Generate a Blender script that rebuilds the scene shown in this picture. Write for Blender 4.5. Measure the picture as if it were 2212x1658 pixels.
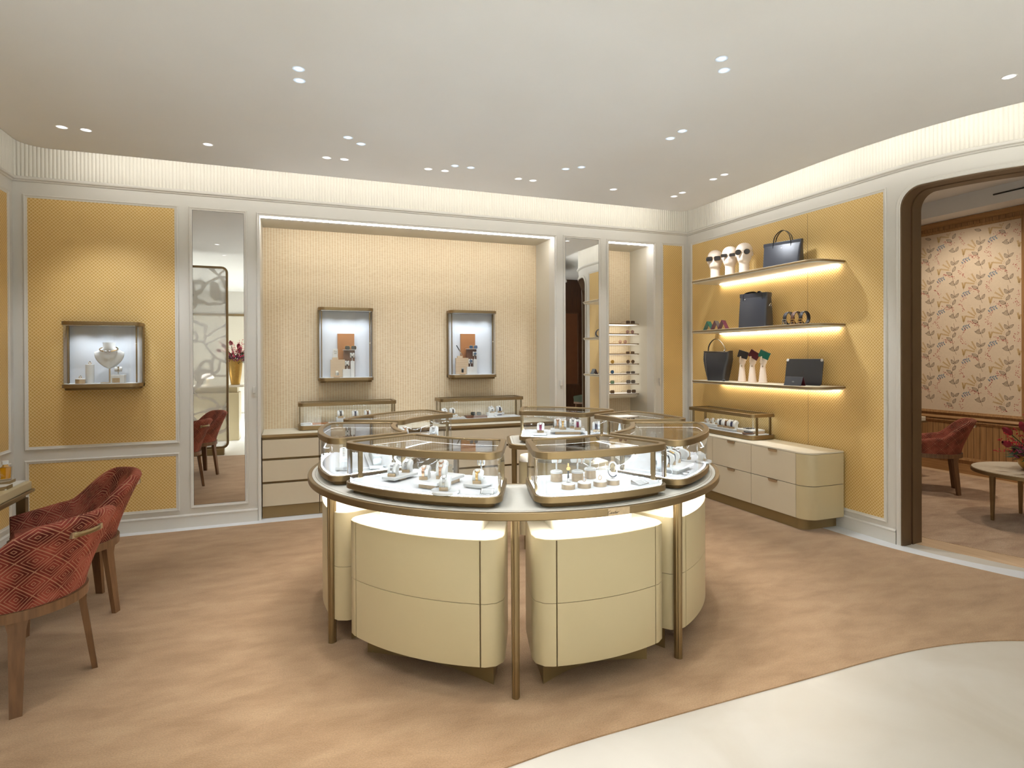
import bpy, bmesh, math, random
from mathutils import Vector, Matrix
random.seed(7)
for _o in list(bpy.data.objects): bpy.data.objects.remove(_o)
SC = bpy.context.scene
COL = SC.collection
PI = math.pi

# ------------------------------------------------------------------ camera
F_PX, CY, YAW, ROLL, PITCH = 1258.68, 772.75, 1.21115197, -4.45355e-3, -3.45449e-3
_R = Vector((math.sin(YAW), -math.cos(YAW), 0)); _F = Vector((math.cos(YAW), math.sin(YAW), 0)); _U = Vector((0, 0, 1))
_Fv = _F*math.cos(PITCH) + _U*math.sin(PITCH); _Uv = _U*math.cos(PITCH) - _F*math.sin(PITCH)
_R2 = _R*math.cos(ROLL) + _Uv*math.sin(ROLL); _U2 = _Uv*math.cos(ROLL) - _R*math.sin(ROLL)
cd = bpy.data.cameras.new('camera'); cam = bpy.data.objects.new('camera', cd); COL.objects.link(cam)
cd.sensor_width = 36.0; cd.lens = F_PX/2212*36.0
cd.shift_y = -(829.0-CY)/2212.0
cd.clip_start = 0.05; cd.clip_end = 100
M = Matrix.Identity(4)
for i in range(3):
    M[i][0] = _R2[i]; M[i][1] = _U2[i]; M[i][2] = -_Fv[i]
M[2][3] = 1.5
cam.matrix_world = M
SC.camera = cam

# ------------------------------------------------------------------ world / exposure
W = bpy.data.worlds.new('world'); SC.world = W; W.use_nodes = True
_bg = W.node_tree.nodes['Background']
_bg.inputs[0].default_value = (0.95, 0.98, 1.0, 1); _bg.inputs[1].default_value = 0.32
SC.view_settings.view_transform = 'Standard'; SC.view_settings.look = 'None'
SC.view_settings.gamma = 1.0; SC.view_settings.use_curve_mapping = False
SC.view_settings.exposure = 0.17
cy = SC.cycles
cy.max_bounces = 7; cy.diffuse_bounces = 3; cy.adaptive_threshold = 0.04; cy.glossy_bounces = 4; cy.transmission_bounces = 4; cy.transparent_max_bounces = 40
cy.caustics_reflective = False; cy.caustics_refractive = False; cy.sample_clamp_indirect = 4.0
cy.use_denoising = True

# light levels (fittings of the place, plus added fill out of view and in the island cases)
P_TABLE_SPOT = 24.0     # cool downlights round the island
P_WALL_SPOT = 24.0      # warm downlights along the walls
P_FILL_SPOT = 20.0   # unseen downlights added out of view
COVE_W = 1.7           # cove, watts per metre
P_REAR_FILL = 980.0     # unseen fill added behind the photographer, bounced off the stone floor
P_CASE_SPOT = 2.0
E_EDGE_FILL = 60.0  # tape added round the island decks as uplight for the ceiling
E_CASE, E_TABLE, E_NICHE, E_SHELF = 9.0, 50.0, 40.0, 26.0
WARM = (1.0, 0.9, 0.76); NEUT = (0.88, 0.93, 1.0); COOL = (0.82, 0.91, 1.0)

# ------------------------------------------------------------------ materials
def lin(r, g, b):
    f = lambda c: ((c/255+0.055)/1.055)**2.4 if c/255 > 0.04045 else c/255/12.92
    return (f(r), f(g), f(b), 1)
MATS = {}
def _new(name):
    m = bpy.data.materials.new(name); m.use_nodes = True; MATS[name] = m
    return m, m.node_tree.nodes, m.node_tree.links, m.node_tree.nodes['Principled BSDF']
def mat(name, col, rough=0.5, metal=0.0, noise=0.0, nscale=20.0, bump=0.0, bscale=200.0, spec=0.5, sheen=0.0, coat=0.0):
    m, N, L, B = _new(name)
    B.inputs['Base Color'].default_value = col; B.inputs['Roughness'].default_value = rough
    B.inputs['Metallic'].default_value = metal; B.inputs['Specular IOR Level'].default_value = spec
    B.inputs['Sheen Weight'].default_value = sheen; B.inputs['Coat Weight'].default_value = coat
    geo = N.new('ShaderNodeNewGeometry')
    if noise > 0:
        t = N.new('ShaderNodeTexNoise'); t.inputs['Scale'].default_value = nscale; t.inputs['Detail'].default_value = 5
        L.new(geo.outputs['Position'], t.inputs['Vector'])
        r = N.new('ShaderNodeMapRange'); r.inputs[1].default_value = 0.3; r.inputs[2].default_value = 0.7
        r.inputs[3].default_value = 1-noise; r.inputs[4].default_value = 1+noise
        L.new(t.outputs[0], r.inputs[0])
        x = N.new('ShaderNodeMix'); x.data_type = 'RGBA'; x.blend_type = 'MULTIPLY'; x.inputs[0].default_value = 1
        x.inputs[6].default_value = col
        L.new(r.outputs[0], x.inputs[7]); L.new(x.outputs[2], B.inputs['Base Color'])
    if bump > 0:
        t2 = N.new('ShaderNodeTexNoise'); t2.inputs['Scale'].default_value = bscale; t2.inputs['Detail'].default_value = 3
        L.new(geo.outputs['Position'], t2.inputs['Vector'])
        b = N.new('ShaderNodeBump'); b.inputs['Strength'].default_value = bump; b.inputs['Distance'].default_value = 0.004
        L.new(t2.outputs[0], b.inputs['Height']); L.new(b.outputs[0], B.inputs['Normal'])
    return m
def emit(name, col, strength):
    m, N, L, B = _new(name)
    B.inputs['Base Color'].default_value = (0.8, 0.8, 0.8, 1)
    B.inputs['Emission Color'].default_value = (*col, 1); B.inputs['Emission Strength'].default_value = strength
    return m
def mth(N, L, op, a, b=None, c=None):
    n = N.new('ShaderNodeMath'); n.operation = op
    for i, v in enumerate((a, b, c)):
        if v is None: continue
        if isinstance(v, (int, float)): n.inputs[i].default_value = v
        else: L.new(v, n.inputs[i])
    return n.outputs[0]
def ramp(N, L, fac, stops):
    r = N.new('ShaderNodeValToRGB'); L.new(fac, r.inputs[0])
    e = r.color_ramp.elements
    while len(e) < len(stops): e.new(0.5)
    for k, (p, c) in enumerate(stops): e[k].position = p; e[k].color = c
    return r.outputs[0]
def mixc(N, L, fac, a, b, mode='MIX'):
    x = N.new('ShaderNodeMix'); x.data_type = 'RGBA'; x.blend_type = mode
    for i, v in ((0, fac), (6, a), (7, b)):
        if isinstance(v, (int, float)): x.inputs[i].default_value = v
        elif isinstance(v, tuple): x.inputs[i].default_value = v
        else: L.new(v, x.inputs[i])
    return x.outputs[2]

mat('wall_paint', lin(226, 221, 211), 0.55, noise=0.012, nscale=3)
mat('ceiling_paint', lin(244, 243, 240), 0.8, noise=0.01, nscale=2)
mat('frieze_paint', lin(232, 226, 212), 0.6)
mat('niche_paint', lin(226, 218, 200), 0.55)
mat('cream_lacquer', lin(206, 189, 150), 0.32, noise=0.012, nscale=4, spec=0.4)
mat('taupe_lacquer', lin(220, 206, 180), 0.35, noise=0.012, nscale=4, spec=0.4)
mat('cream_top', lin(228, 218, 195), 0.4, noise=0.01, nscale=5)
mat('leather_top', lin(226, 220, 205), 0.45, noise=0.015, nscale=30)
mat('bronze', lin(140, 119, 86), 0.38, metal=0.8, noise=0.05, nscale=3)
mat('bronze_dark', lin(112, 90, 58), 0.4, metal=0.7, noise=0.05, nscale=3)
mat('bronze_paint', lin(140, 116, 76), 0.5, metal=0.25, noise=0.03, nscale=6)
mat('door_brown', lin(96, 74, 50), 0.42, metal=0.3, noise=0.05, nscale=3)
mat('gold', lin(214, 178, 120), 0.28, metal=1.0)
mat('rose_gold', lin(205, 165, 135), 0.3, metal=1.0)
mat('brushed_gold', lin(196, 172, 140), 0.4, metal=0.8, noise=0.08, nscale=60)
mat('steel', lin(200, 200, 200), 0.22, metal=1.0)
mat('chrome', lin(225, 225, 228), 0.12, metal=1.0)
mat('white_cloth', lin(240, 240, 240), 0.75, noise=0.008, nscale=60)
mat('white_leather', lin(243, 242, 238), 0.6, bump=0.08, bscale=500)
mat('white_gloss', lin(240, 240, 238), 0.3)
mat('dial', lin(225, 222, 214), 0.3)
mat('dark_strap', lin(38, 34, 36), 0.5)
mat('navy_strap', lin(30, 38, 70), 0.5)
mat('maroon_strap', lin(120, 30, 62), 0.5)
mat('brown_strap', lin(92, 58, 38), 0.5)
mat('black_leather', lin(34, 36, 44), 0.33, bump=0.12, bscale=450, spec=0.7)
mat('dark_slot', (0.02, 0.018, 0.015, 1), 0.7)
mat('seam', lin(120, 96, 60), 0.6)
mat('green_leather', lin(22, 100, 84), 0.45, bump=0.1, bscale=400)
mat('plum_leather', lin(104, 44, 74), 0.45, bump=0.1, bscale=400)
mat('grey_leather', lin(96, 92, 94), 0.45, bump=0.1, bscale=400)
mat('burgundy_leather', lin(84, 26, 40), 0.45, bump=0.1, bscale=400)
mat('mannequin', lin(242, 222, 202), 0.5, noise=0.01, nscale=20)
mat('mannequin_shell', lin(226, 206, 180), 0.4)
mat('lens_dark', lin(38, 34, 32), 0.08, spec=0.8)
mat('lens_grey', lin(92, 80, 72), 0.08, spec=0.8)
mat('lens_rose', lin(160, 122, 112), 0.08, spec=0.8)
mat('lens_blue', lin(70, 98, 128), 0.08, spec=0.8)
mat('lens_green', lin(70, 110, 92), 0.08, spec=0.8)
mat('lens_amber', lin(178, 136, 62), 0.08, spec=0.8)
mat('lens_brown', lin(86, 62, 44), 0.08, spec=0.8)
mat('caramel_panel', lin(176, 116, 66), 0.4, noise=0.06, nscale=8)
mat('umber_panel', lin(116, 74, 48), 0.4, noise=0.06, nscale=8)
mat('display_back', lin(236, 238, 242), 0.6)
mat('paper_card', lin(240, 240, 238), 0.6)
mat('card_print', lin(120, 118, 112), 0.7)
mat('logo_ink', lin(40, 30, 18), 0.5)
mat('amber_liquid', lin(214, 150, 12), 0.12, spec=0.7)
mat('gold_vase', lin(190, 152, 84), 0.35, metal=0.85, noise=0.1, nscale=40)
mat('berry', lin(176, 16, 30), 0.3)
mat('tulip', lin(122, 14, 34), 0.4, noise=0.15, nscale=40)
mat('hydrangea', lin(128, 56, 82), 0.7, noise=0.3, nscale=90)
mat('leaf_green', lin(52, 76, 40), 0.6, noise=0.2, nscale=60)
mat('pink_flower', lin(206, 44, 76), 0.5, noise=0.2, nscale=60)
mat('black_plastic', (0.012, 0.012, 0.012, 1), 0.4)
mat('green_velvet', lin(70, 78, 62), 0.85)
mat('blue_reflector', lin(205, 214, 230), 0.35, metal=0.6)
emit('lamp_cool', (0.75, 0.87, 1.0), 5.0)
emit('lamp_warm', (1.0, 0.97, 0.92), 14.0)
emit('case_led', COOL, E_CASE)
emit('edge_fill_led', (0.72, 0.86, 1.0), E_EDGE_FILL)
emit('table_led', (1.0, 0.99, 0.96), E_TABLE)
emit('niche_led', (1.0, 0.985, 0.96), E_NICHE)
emit('shelf_led', (1.0, 0.90, 0.74), E_SHELF)
emit('rack_led', (1.0, 0.95, 0.86), 1.1)
emit('desk_lamp', (1.0, 0.9, 0.75), 3.0)

for _k in ('lamp_cool', 'lamp_warm', 'desk_lamp'): MATS[_k].cycles.emission_sampling = 'NONE'

def mat_glass(name, tint=(1, 1, 1, 1), f0=0.045, rough=0.0):
    m = bpy.data.materials.new(name); m.use_nodes = True; MATS[name] = m
    N, L = m.node_tree.nodes, m.node_tree.links; N.clear()
    out = N.new('ShaderNodeOutputMaterial'); t = N.new('ShaderNodeBsdfTransparent'); t.inputs[0].default_value = tint
    g = N.new('ShaderNodeBsdfGlossy'); g.inputs['Roughness'].default_value = rough
    lw = N.new('ShaderNodeLayerWeight'); lw.inputs[0].default_value = 0.5
    p = mth(N, L, 'POWER', lw.outputs['Facing'], 5.0); k = mth(N, L, 'MULTIPLY_ADD', p, 1-f0, f0)
    mx = N.new('ShaderNodeMixShader'); L.new(k, mx.inputs[0]); L.new(t.outputs[0], mx.inputs[1]); L.new(g.outputs[0], mx.inputs[2])
    L.new(mx.outputs[0], out.inputs[0]); return m
mat_glass('glass', (0.985, 0.99, 0.99, 1), 0.035)
mat_glass('glass_top', (0.97, 0.965, 0.95, 1), 0.055)
mat_glass('bottle_glass', (0.95, 0.93, 0.88, 1), 0.07)
m, N, L, B = _new('mirror'); B.inputs['Base Color'].default_value = (0.88, 0.89, 0.90, 1); B.inputs['Metallic'].default_value = 1; B.inputs['Roughness'].default_value = 0.0

def pos_axes(N, L, ax):
    g = N.new('ShaderNodeNewGeometry'); s = N.new('ShaderNodeSeparateXYZ'); L.new(g.outputs['Position'], s.inputs[0])
    return s.outputs[ax], s.outputs[2], g.outputs['Position']

def mat_cane(name, ax):
    m, N, L, B = _new(name)
    u, v, P = pos_axes(N, L, ax)
    a, b = 0.0275, 0.0280
    d1 = mth(N, L, 'PINGPONG', u, a/2); e1 = mth(N, L, 'PINGPONG', v, b/2)
    d2 = mth(N, L, 'SUBTRACT', a/2, d1); e2 = mth(N, L, 'SUBTRACT', b/2, e1)
    q = lambda d, e: mth(N, L, 'SQRT', mth(N, L, 'ADD', mth(N, L, 'POWER', d, 2.0), mth(N, L, 'POWER', e, 2.0)))
    diff = mth(N, L, 'ABSOLUTE', mth(N, L, 'SUBTRACT', q(d1, e1), q(d2, e2)))
    col = ramp(N, L, mth(N, L, 'MULTIPLY', diff, 90.0), [(0.12, lin(238, 212, 158)), (0.34, lin(222, 184, 112)), (0.80, lin(212, 170, 94))])
    t = N.new('ShaderNodeTexNoise'); t.inputs['Scale'].default_value = 3.0; L.new(P, t.inputs['Vector'])
    r = N.new('ShaderNodeMapRange'); r.inputs[3].default_value = 0.93; r.inputs[4].default_value = 1.07; L.new(t.outputs[0], r.inputs[0])
    L.new(mixc(N, L, 1.0, col, r.outputs[0], 'MULTIPLY'), B.inputs['Base Color'])
    bp = N.new('ShaderNodeBump'); bp.inputs['Strength'].default_value = 0.35; bp.inputs['Distance'].default_value = 0.003
    L.new(mth(N, L, 'SUBTRACT', 1.0, mth(N, L, 'MULTIPLY', diff, 60.0)), bp.inputs['Height']); L.new(bp.outputs[0], B.inputs['Normal'])
    B.inputs['Roughness'].default_value = 0.5
    return m
mat_cane('cane_x', 0); mat_cane('cane_y', 1)

def mat_grass(name, ax):
    m, N, L, B = _new(name)
    u, v, P = pos_axes(N, L, ax)
    st = mth(N, L, 'PINGPONG', u, 0.0135)
    t = N.new('ShaderNodeTexNoise'); t.inputs['Scale'].default_value = 1.0; t.inputs['Detail'].default_value = 4
    mp = N.new('ShaderNodeMapping'); mp.inputs['Scale'].default_value = (25, 25, 260); L.new(P, mp.inputs[0]); L.new(mp.outputs[0], t.inputs['Vector'])
    base = ramp(N, L, t.outputs[0], [(0.30, lin(216, 188, 148)), (0.55, lin(230, 207, 170)), (0.75, lin(238, 219, 186))])
    line = ramp(N, L, mth(N, L, 'MULTIPLY', st, 70.0), [(0.12, (1, 1, 1, 1)), (0.32, (0, 0, 0, 1))])
    fac = mth(N, L, 'MULTIPLY', line, 0.62)
    L.new(mixc(N, L, fac, base, lin(250, 241, 220)), B.inputs['Base Color'])
    B.inputs['Roughness'].default_value = 0.75
    return m
mat_grass('grasscloth', 0)

def mat_carpet(name, c0, c1, c2, loop=0.0):
    m, N, L, B = _new(name)
    g = N.new('ShaderNodeNewGeometry')
    mp = N.new('ShaderNodeMapping'); mp.inputs['Scale'].default_value = (1.0, 2.2, 1); mp.inputs['Rotation'].default_value = (0, 0, 0.35); L.new(g.outputs['Position'], mp.inputs[0])
    t = N.new('ShaderNodeTexNoise'); t.inputs['Scale'].default_value = 3.2; t.inputs['Detail'].default_value = 7; t.inputs['Roughness'].default_value = 0.6; t.inputs['Distortion'].default_value = 0.25; L.new(mp.outputs[0], t.inputs['Vector'])
    t2 = N.new('ShaderNodeTexNoise'); t2.inputs['Scale'].default_value = 160; t2.inputs['Detail'].default_value = 3; L.new(g.outputs['Position'], t2.inputs['Vector'])
    col = ramp(N, L, t.outputs[0], [(0.32, c0), (0.5, c1), (0.68, c2)])
    r = N.new('ShaderNodeMapRange'); r.inputs[1].default_value = 0.3; r.inputs[2].default_value = 0.7; r.inputs[3].default_value = 0.86-loop; r.inputs[4].default_value = 1.12+loop; L.new(t2.outputs[0], r.inputs[0])
    L.new(mixc(N, L, 1.0, col, r.outputs[0], 'MULTIPLY'), B.inputs['Base Color'])
    bp = N.new('ShaderNodeBump'); bp.inputs['Strength'].default_value = 0.5; bp.inputs['Distance'].default_value = 0.006; L.new(t2.outputs[0], bp.inputs['Height']); L.new(bp.outputs[0], B.inputs['Normal'])
    B.inputs['Roughness'].default_value = 0.95; B.inputs['Sheen Weight'].default_value = 0.25; B.inputs['Specular IOR Level'].default_value = 0.1
    return m
mat_carpet('carpet', lin(160, 126, 92), lin(173, 139, 104), lin(183, 150, 114))
m2 = mat_carpet('carpet_loop', lin(170, 134, 104), lin(192, 158, 126), lin(208, 178, 148), 0.12)

def mat_stone(name, c0, c1):
    m, N, L, B = _new(name)
    g = N.new('ShaderNodeNewGeometry')
    t = N.new('ShaderNodeTexNoise'); t.inputs['Scale'].default_value = 1.6; t.inputs['Detail'].default_value = 8; t.inputs['Distortion'].default_value = 1.2; L.new(g.outputs['Position'], t.inputs['Vector'])
    L.new(ramp(N, L, t.outputs[0], [(0.3, c0), (0.7, c1)]), B.inputs['Base Color'])
    B.inputs['Roughness'].default_value = 0.32; B.inputs['Specular IOR Level'].default_value = 0.4
    return m
mat_stone('stone', lin(210, 200, 184), lin(222, 214, 201)); mat_stone('stone_white', lin(236, 236, 236), lin(246, 246, 246))
mat_stone('marble_top', lin(206, 188, 160), lin(232, 220, 200))

def mat_wood(name, c0, c1, ax=2, scale=1.0, rough=0.45):
    m, N, L, B = _new(name)
    g = N.new('ShaderNodeNewGeometry') ; mp = N.new('ShaderNodeMapping')
    s = [60*scale]*3; s[ax] = 3*scale; mp.inputs['Scale'].default_value = s; L.new(g.outputs['Position'], mp.inputs[0])
    t = N.new('ShaderNodeTexNoise'); t.inputs['Scale'].default_value = 1.0; t.inputs['Detail'].default_value = 4; L.new(mp.outputs[0], t.inputs['Vector'])
    L.new(ramp(N, L, t.outputs[0], [(0.3, c0), (0.7, c1)]), B.inputs['Base Color']); B.inputs['Roughness'].default_value = rough
    return m
mat_wood('oak', lin(150, 108, 66), lin(182, 138, 90)); mat_wood('oak_h', lin(150, 108, 66), lin(182, 138, 90), ax=1)
mat_wood('oak_floor', lin(206, 172, 134), lin(222, 190, 152), ax=1, scale=0.4)
mat_wood('chair_wood', lin(104, 72, 46), lin(128, 92, 60), ax=2, rough=0.5)
mat_wood('dark_wood', lin(70, 46, 30), lin(92, 62, 40))
mat_wood('pale_wood', lin(214, 186, 152), lin(228, 204, 172), ax=0, scale=1.5)

def mat_velvet():
    m, N, L, B = _new('red_velvet')
    uv = N.new('ShaderNodeUVMap'); s = N.new('ShaderNodeSeparateXYZ'); L.new(uv.outputs[0], s.inputs[0])
    a, b = 0.118, 0.118
    u, v = s.outputs[0], s.outputs[1]
    p = mth(N, L, 'PINGPONG', u, a/2); q = mth(N, L, 'PINGPONG', v, b/2)
    d = mth(N, L, 'ADD', mth(N, L, 'DIVIDE', p, a/2), mth(N, L, 'DIVIDE', q, b/2))      # 0 centre .. 2
    d2 = mth(N, L, 'MINIMUM', d, mth(N, L, 'SUBTRACT', 2.0, d))                          # two interleaved sets of lozenges
    w = mth(N, L, 'PINGPONG', mth(N, L, 'ADD', d2, -0.14), 0.14)
    line = ramp(N, L, mth(N, L, 'MULTIPLY', w, 7.1), [(0.0, (1, 1, 1, 1)), (0.16, (1, 1, 1, 1)), (0.30, (0, 0, 0, 1))])
    g = N.new('ShaderNodeNewGeometry'); t = N.new('ShaderNodeTexNoise'); t.inputs['Scale'].default_value = 8; t.inputs['Detail'].default_value = 5; L.new(g.outputs['Position'], t.inputs['Vector'])
    nap = ramp(N, L, t.outputs[0], [(0.36, lin(74, 24, 20)), (0.50, lin(122, 52, 42)), (0.66, lin(156, 78, 64))])
    L.new(mixc(N, L, mth(N, L, 'MULTIPLY', line, 0.75), nap, lin(178, 132, 104)), B.inputs['Base Color'])
    bp = N.new('ShaderNodeBump'); bp.inputs['Strength'].default_value = 0.35; bp.inputs['Distance'].default_value = 0.003
    L.new(mth(N, L, 'SUBTRACT', 1.0, line), bp.inputs['Height']); L.new(bp.outputs[0], B.inputs['Normal'])
    B.inputs['Roughness'].default_value = 0.8; B.inputs['Sheen Weight'].default_value = 0.25; B.inputs['Sheen Tint'].default_value = lin(210, 120, 96); B.inputs['Specular IOR Level'].default_value = 0.15
mat_velvet()

def mat_lace():
    # etched scrollwork glass of the standing screen
    m = bpy.data.materials.new('etched_glass'); m.use_nodes = True; MATS['etched_glass'] = m
    N, L = m.node_tree.nodes, m.node_tree.links; N.clear()
    out = N.new('ShaderNodeOutputMaterial'); t = N.new('ShaderNodeBsdfTransparent'); d = N.new('ShaderNodeBsdfDiffuse'); d.inputs[0].default_value = lin(232, 228, 218)
    g = N.new('ShaderNodeNewGeometry'); v = N.new('ShaderNodeTexVoronoi'); v.feature = 'DISTANCE_TO_EDGE'; v.inputs['Scale'].default_value = 4.0
    nz = N.new('ShaderNodeTexNoise'); nz.inputs['Scale'].default_value = 2.0; L.new(g.outputs['Position'], nz.inputs['Vector'])
    mx0 = N.new('ShaderNodeMix'); mx0.data_type = 'RGBA'; mx0.inputs[0].default_value = 0.35; L.new(g.outputs['Position'], mx0.inputs[6]); L.new(nz.outputs['Color'], mx0.inputs[7])
    L.new(mx0.outputs[2], v.inputs['Vector'])
    k = ramp(N, L, v.outputs['Distance'], [(0.03, (0.75, 0.75, 0.75, 1)), (0.07, (0.34, 0.34, 0.34, 1))])
    mx = N.new('ShaderNodeMixShader'); L.new(k, mx.inputs[0]); L.new(t.outputs[0], mx.inputs[1]); L.new(d.outputs[0], mx.inputs[2]); L.new(mx.outputs[0], out.inputs[0])
mat_lace()
mat('wp_ground', lin(228, 204, 174), 0.7, noise=0.02, nscale=40)
mat('wp_leaf', lin(120, 100, 84), 0.7); mat('wp_leaf_pale', lin(206, 182, 152), 0.7); mat('wp_blue', lin(138, 146, 152), 0.7)
mat('wp_red', lin(186, 78, 72), 0.7); mat('wp_gold', lin(196, 156, 92), 0.7); mat('wp_stem', lin(150, 116, 84), 0.7)

# ------------------------------------------------------------------ mesh helpers
class MB:
    def __init__(s, ox=0.0, oy=0.0, oz=0.0): s.v = []; s.f = []; s.mi = []; s.o = (ox, oy, oz); s.uv = None
    def add(s, vs, fs, mi=0):
        b = len(s.v); ox, oy, oz = s.o
        s.v += [(x-ox, y-oy, z-oz) for x, y, z in vs]; s.f += [tuple(i+b for i in f) for f in fs]; s.mi += [mi]*len(fs); return s
    def box(s, x0, x1, y0, y1, z0, z1, mi=0):
        return s.add([(x0,y0,z0),(x1,y0,z0),(x1,y1,z0),(x0,y1,z0),(x0,y0,z1),(x1,y0,z1),(x1,y1,z1),(x0,y1,z1)],
                     [(3,2,1,0),(4,5,6,7),(0,1,5,4),(1,2,6,5),(2,3,7,6),(3,0,4,7)], mi)
    def prism(s, ol, z0, z1, mi=0, top=None):
        n = len(ol); top = top or ol
        return s.add([(x,y,z0) for x,y in ol]+[(x,y,z1) for x,y in top],
                     [tuple(range(n-1,-1,-1)), tuple(range(n,2*n))]+[(i,(i+1)%n,n+(i+1)%n,n+i) for i in range(n)], mi)
    def ring(s, out, inn, z0, z1, mi=0):
        n = len(out); vs = [(x,y,z0) for x,y in out]+[(x,y,z1) for x,y in out]+[(x,y,z0) for x,y in inn]+[(x,y,z1) for x,y in inn]
        fs = []
        for i in range(n):
            j = (i+1) % n
            fs += [(i,j,n+j,n+i), (2*n+j,2*n+i,3*n+i,3*n+j), (n+i,n+j,3*n+j,3*n+i), (j,i,2*n+i,2*n+j)]
        return s.add(vs, fs, mi)
    def strip(s, out, inn, z0, z1, mi=0):       # open ribbon of wall with thickness
        n = len(out); vs = [(x,y,z0) for x,y in out]+[(x,y,z1) for x,y in out]+[(x,y,z0) for x,y in inn]+[(x,y,z1) for x,y in inn]
        fs = []
        for i in range(n-1):
            j = i+1
            fs += [(i,j,n+j,n+i), (2*n+j,2*n+i,3*n+i,3*n+j), (n+i,n+j,3*n+j,3*n+i), (j,i,2*n+i,2*n+j)]
        fs += [(0,n,3*n,2*n), (n-1,3*n-1,4*n-1,2*n-1)]
        return s.add(vs, fs, mi)
    def tube(s, pts, r, n=8, closed=False, mi=0, cap=True, flat=None):
        pts = [Vector(p) for p in pts]; m = len(pts); vs = []; fs = []
        rr = r if isinstance(r, (list, tuple)) else [r]*m
        up = None
        for i, p in enumerate(pts):
            a = pts[(i-1) % m] if (closed or i > 0) else p; b = pts[(i+1) % m] if (closed or i < m-1) else p
            d = (b-a).normalized()
            if up is None:
                up = Vector((0,0,1)) if abs(d.z) < 0.9 else Vector((1,0,0))
            x = d.cross(up); x.normalize(); up = x.cross(d).normalized()
            for k in range(n):
                t = 2*PI*k/n; fx, fy = (1, 1) if flat is None else flat
                q = p + x*math.cos(t)*rr[i]*fx + up*math.sin(t)*rr[i]*fy; vs.append(tuple(q))
        for i in range(m if closed else m-1):
            j = (i+1) % m
            for k in range(n):
                l = (k+1) % n; fs.append((i*n+k, i*n+l, j*n+l, j*n+k))
        if cap and not closed: fs += [tuple(range(n-1,-1,-1)), tuple(range((m-1)*n, m*n))]
        return s.add(vs, fs, mi)
    def lathe(s, prof, n=24, c=(0,0), mi=0, sx=1.0, sy=1.0):
        vs = []; fs = []; m = len(prof)
        for r, z in prof:
            for k in range(n): t = 2*PI*k/n; vs.append((c[0]+r*sx*math.cos(t), c[1]+r*sy*math.sin(t), z))
        for i in range(m-1):
            for k in range(n): l = (k+1) % n; fs.append((i*n+k, i*n+l, (i+1)*n+l, (i+1)*n+k))
        if prof[0][0] > 1e-6: fs.append(tuple(range(n-1,-1,-1)))
        if prof[-1][0] > 1e-6: fs.append(tuple(range((m-1)*n, m*n)))
        return s.add(vs, fs, mi)
    def ball(s, c, r, n=8, m=6, mi=0, sc=(1,1,1)):
        vs = [(c[0], c[1], c[2]-r*sc[2])]; fs = []
        for i in range(1, m):
            p = -PI/2+PI*i/m
            for k in range(n): t = 2*PI*k/n; vs.append((c[0]+r*sc[0]*math.cos(p)*math.cos(t), c[1]+r*sc[1]*math.cos(p)*math.sin(t), c[2]+r*sc[2]*math.sin(p)))
        vs.append((c[0], c[1], c[2]+r*sc[2])); e = len(vs)-1
        for k in range(n): fs.append((0, 1+(k+1) % n, 1+k)); fs.append((e, e-n+k, e-n+(k+1) % n))
        for i in range(m-2):
            for k in range(n): l = (k+1) % n; a = 1+i*n; fs.append((a+k, a+l, a+n+l, a+n+k))
        return s.add(vs, fs, mi)
    def grid(s, rows, mi=0, closed_u=False, closed_v=False):   # rows of points
        m = len(rows); n = len(rows[0]); vs = [p for r in rows for p in r]; fs = []
        for i in range(m if closed_u else m-1):
            for k in range(n if closed_v else n-1):
                fs.append((i*n+k, i*n+(k+1) % n, ((i+1) % m)*n+(k+1) % n, ((i+1) % m)*n+k))
        return s.add(vs, fs, mi)
    def xf(s, M):     # transform everything so far
        s.v = [tuple(M @ Vector(p)) for p in s.v]; return s
    def mesh(s, name, mats, smooth=35):
        me = bpy.data.meshes.new(name); me.from_pydata(s.v, [], s.f)
        for k in (mats if isinstance(mats, (list, tuple)) else [mats]): me.materials.append(MATS[k])
        me.polygons.foreach_set('material_index', s.mi)
        if smooth:
            me.polygons.foreach_set('use_smooth', [True]*len(me.polygons))
            bm = bmesh.new(); bm.from_mesh(me); bmesh.ops.recalc_face_normals(bm, faces=bm.faces); bm.to_mesh(me); bm.free()
            me.set_sharp_from_angle(angle=math.radians(smooth))
        me.update(); return me
    def build(s, name, mats, parent=None, smooth=35, bevel=0.0):
        o = bpy.data.objects.new(name, s.mesh(name, mats, smooth)); COL.objects.link(o)
        if parent: o.parent = parent
        if bevel:
            b = o.modifiers.new('bevel', 'BEVEL'); b.width = bevel; b.segments = 2; b.limit_method = 'ANGLE'; b.angle_limit = math.radians(40)
        return o
def tag(o, label=None, cat=None, group=None, kind=None):
    if label: o['label'] = label
    if cat: o['category'] = cat
    if group: o['group'] = group
    if kind: o['kind'] = kind
    return o
def thing(name, label, cat, loc=(0,0,0), rz=0.0, group=None):
    o = bpy.data.objects.new(name, None); COL.objects.link(o); o.empty_display_size = 0.05
    o.location = loc; o.rotation_euler = (0, 0, rz); return tag(o, label, cat, group)
def struct(o): o['kind'] = 'structure'; return o
def copy_thing(root, loc, rz, label, group=None):
    r = root.copy(); COL.objects.link(r); r.location = loc; r.rotation_euler = (0, 0, rz); r['label'] = label
    if group: r['group'] = group
    for ch in root.children:
        c = ch.copy(); COL.objects.link(c); c.parent = r
        for g in ch.children:
            d = g.copy(); COL.objects.link(d); d.parent = c
    return r
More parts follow.
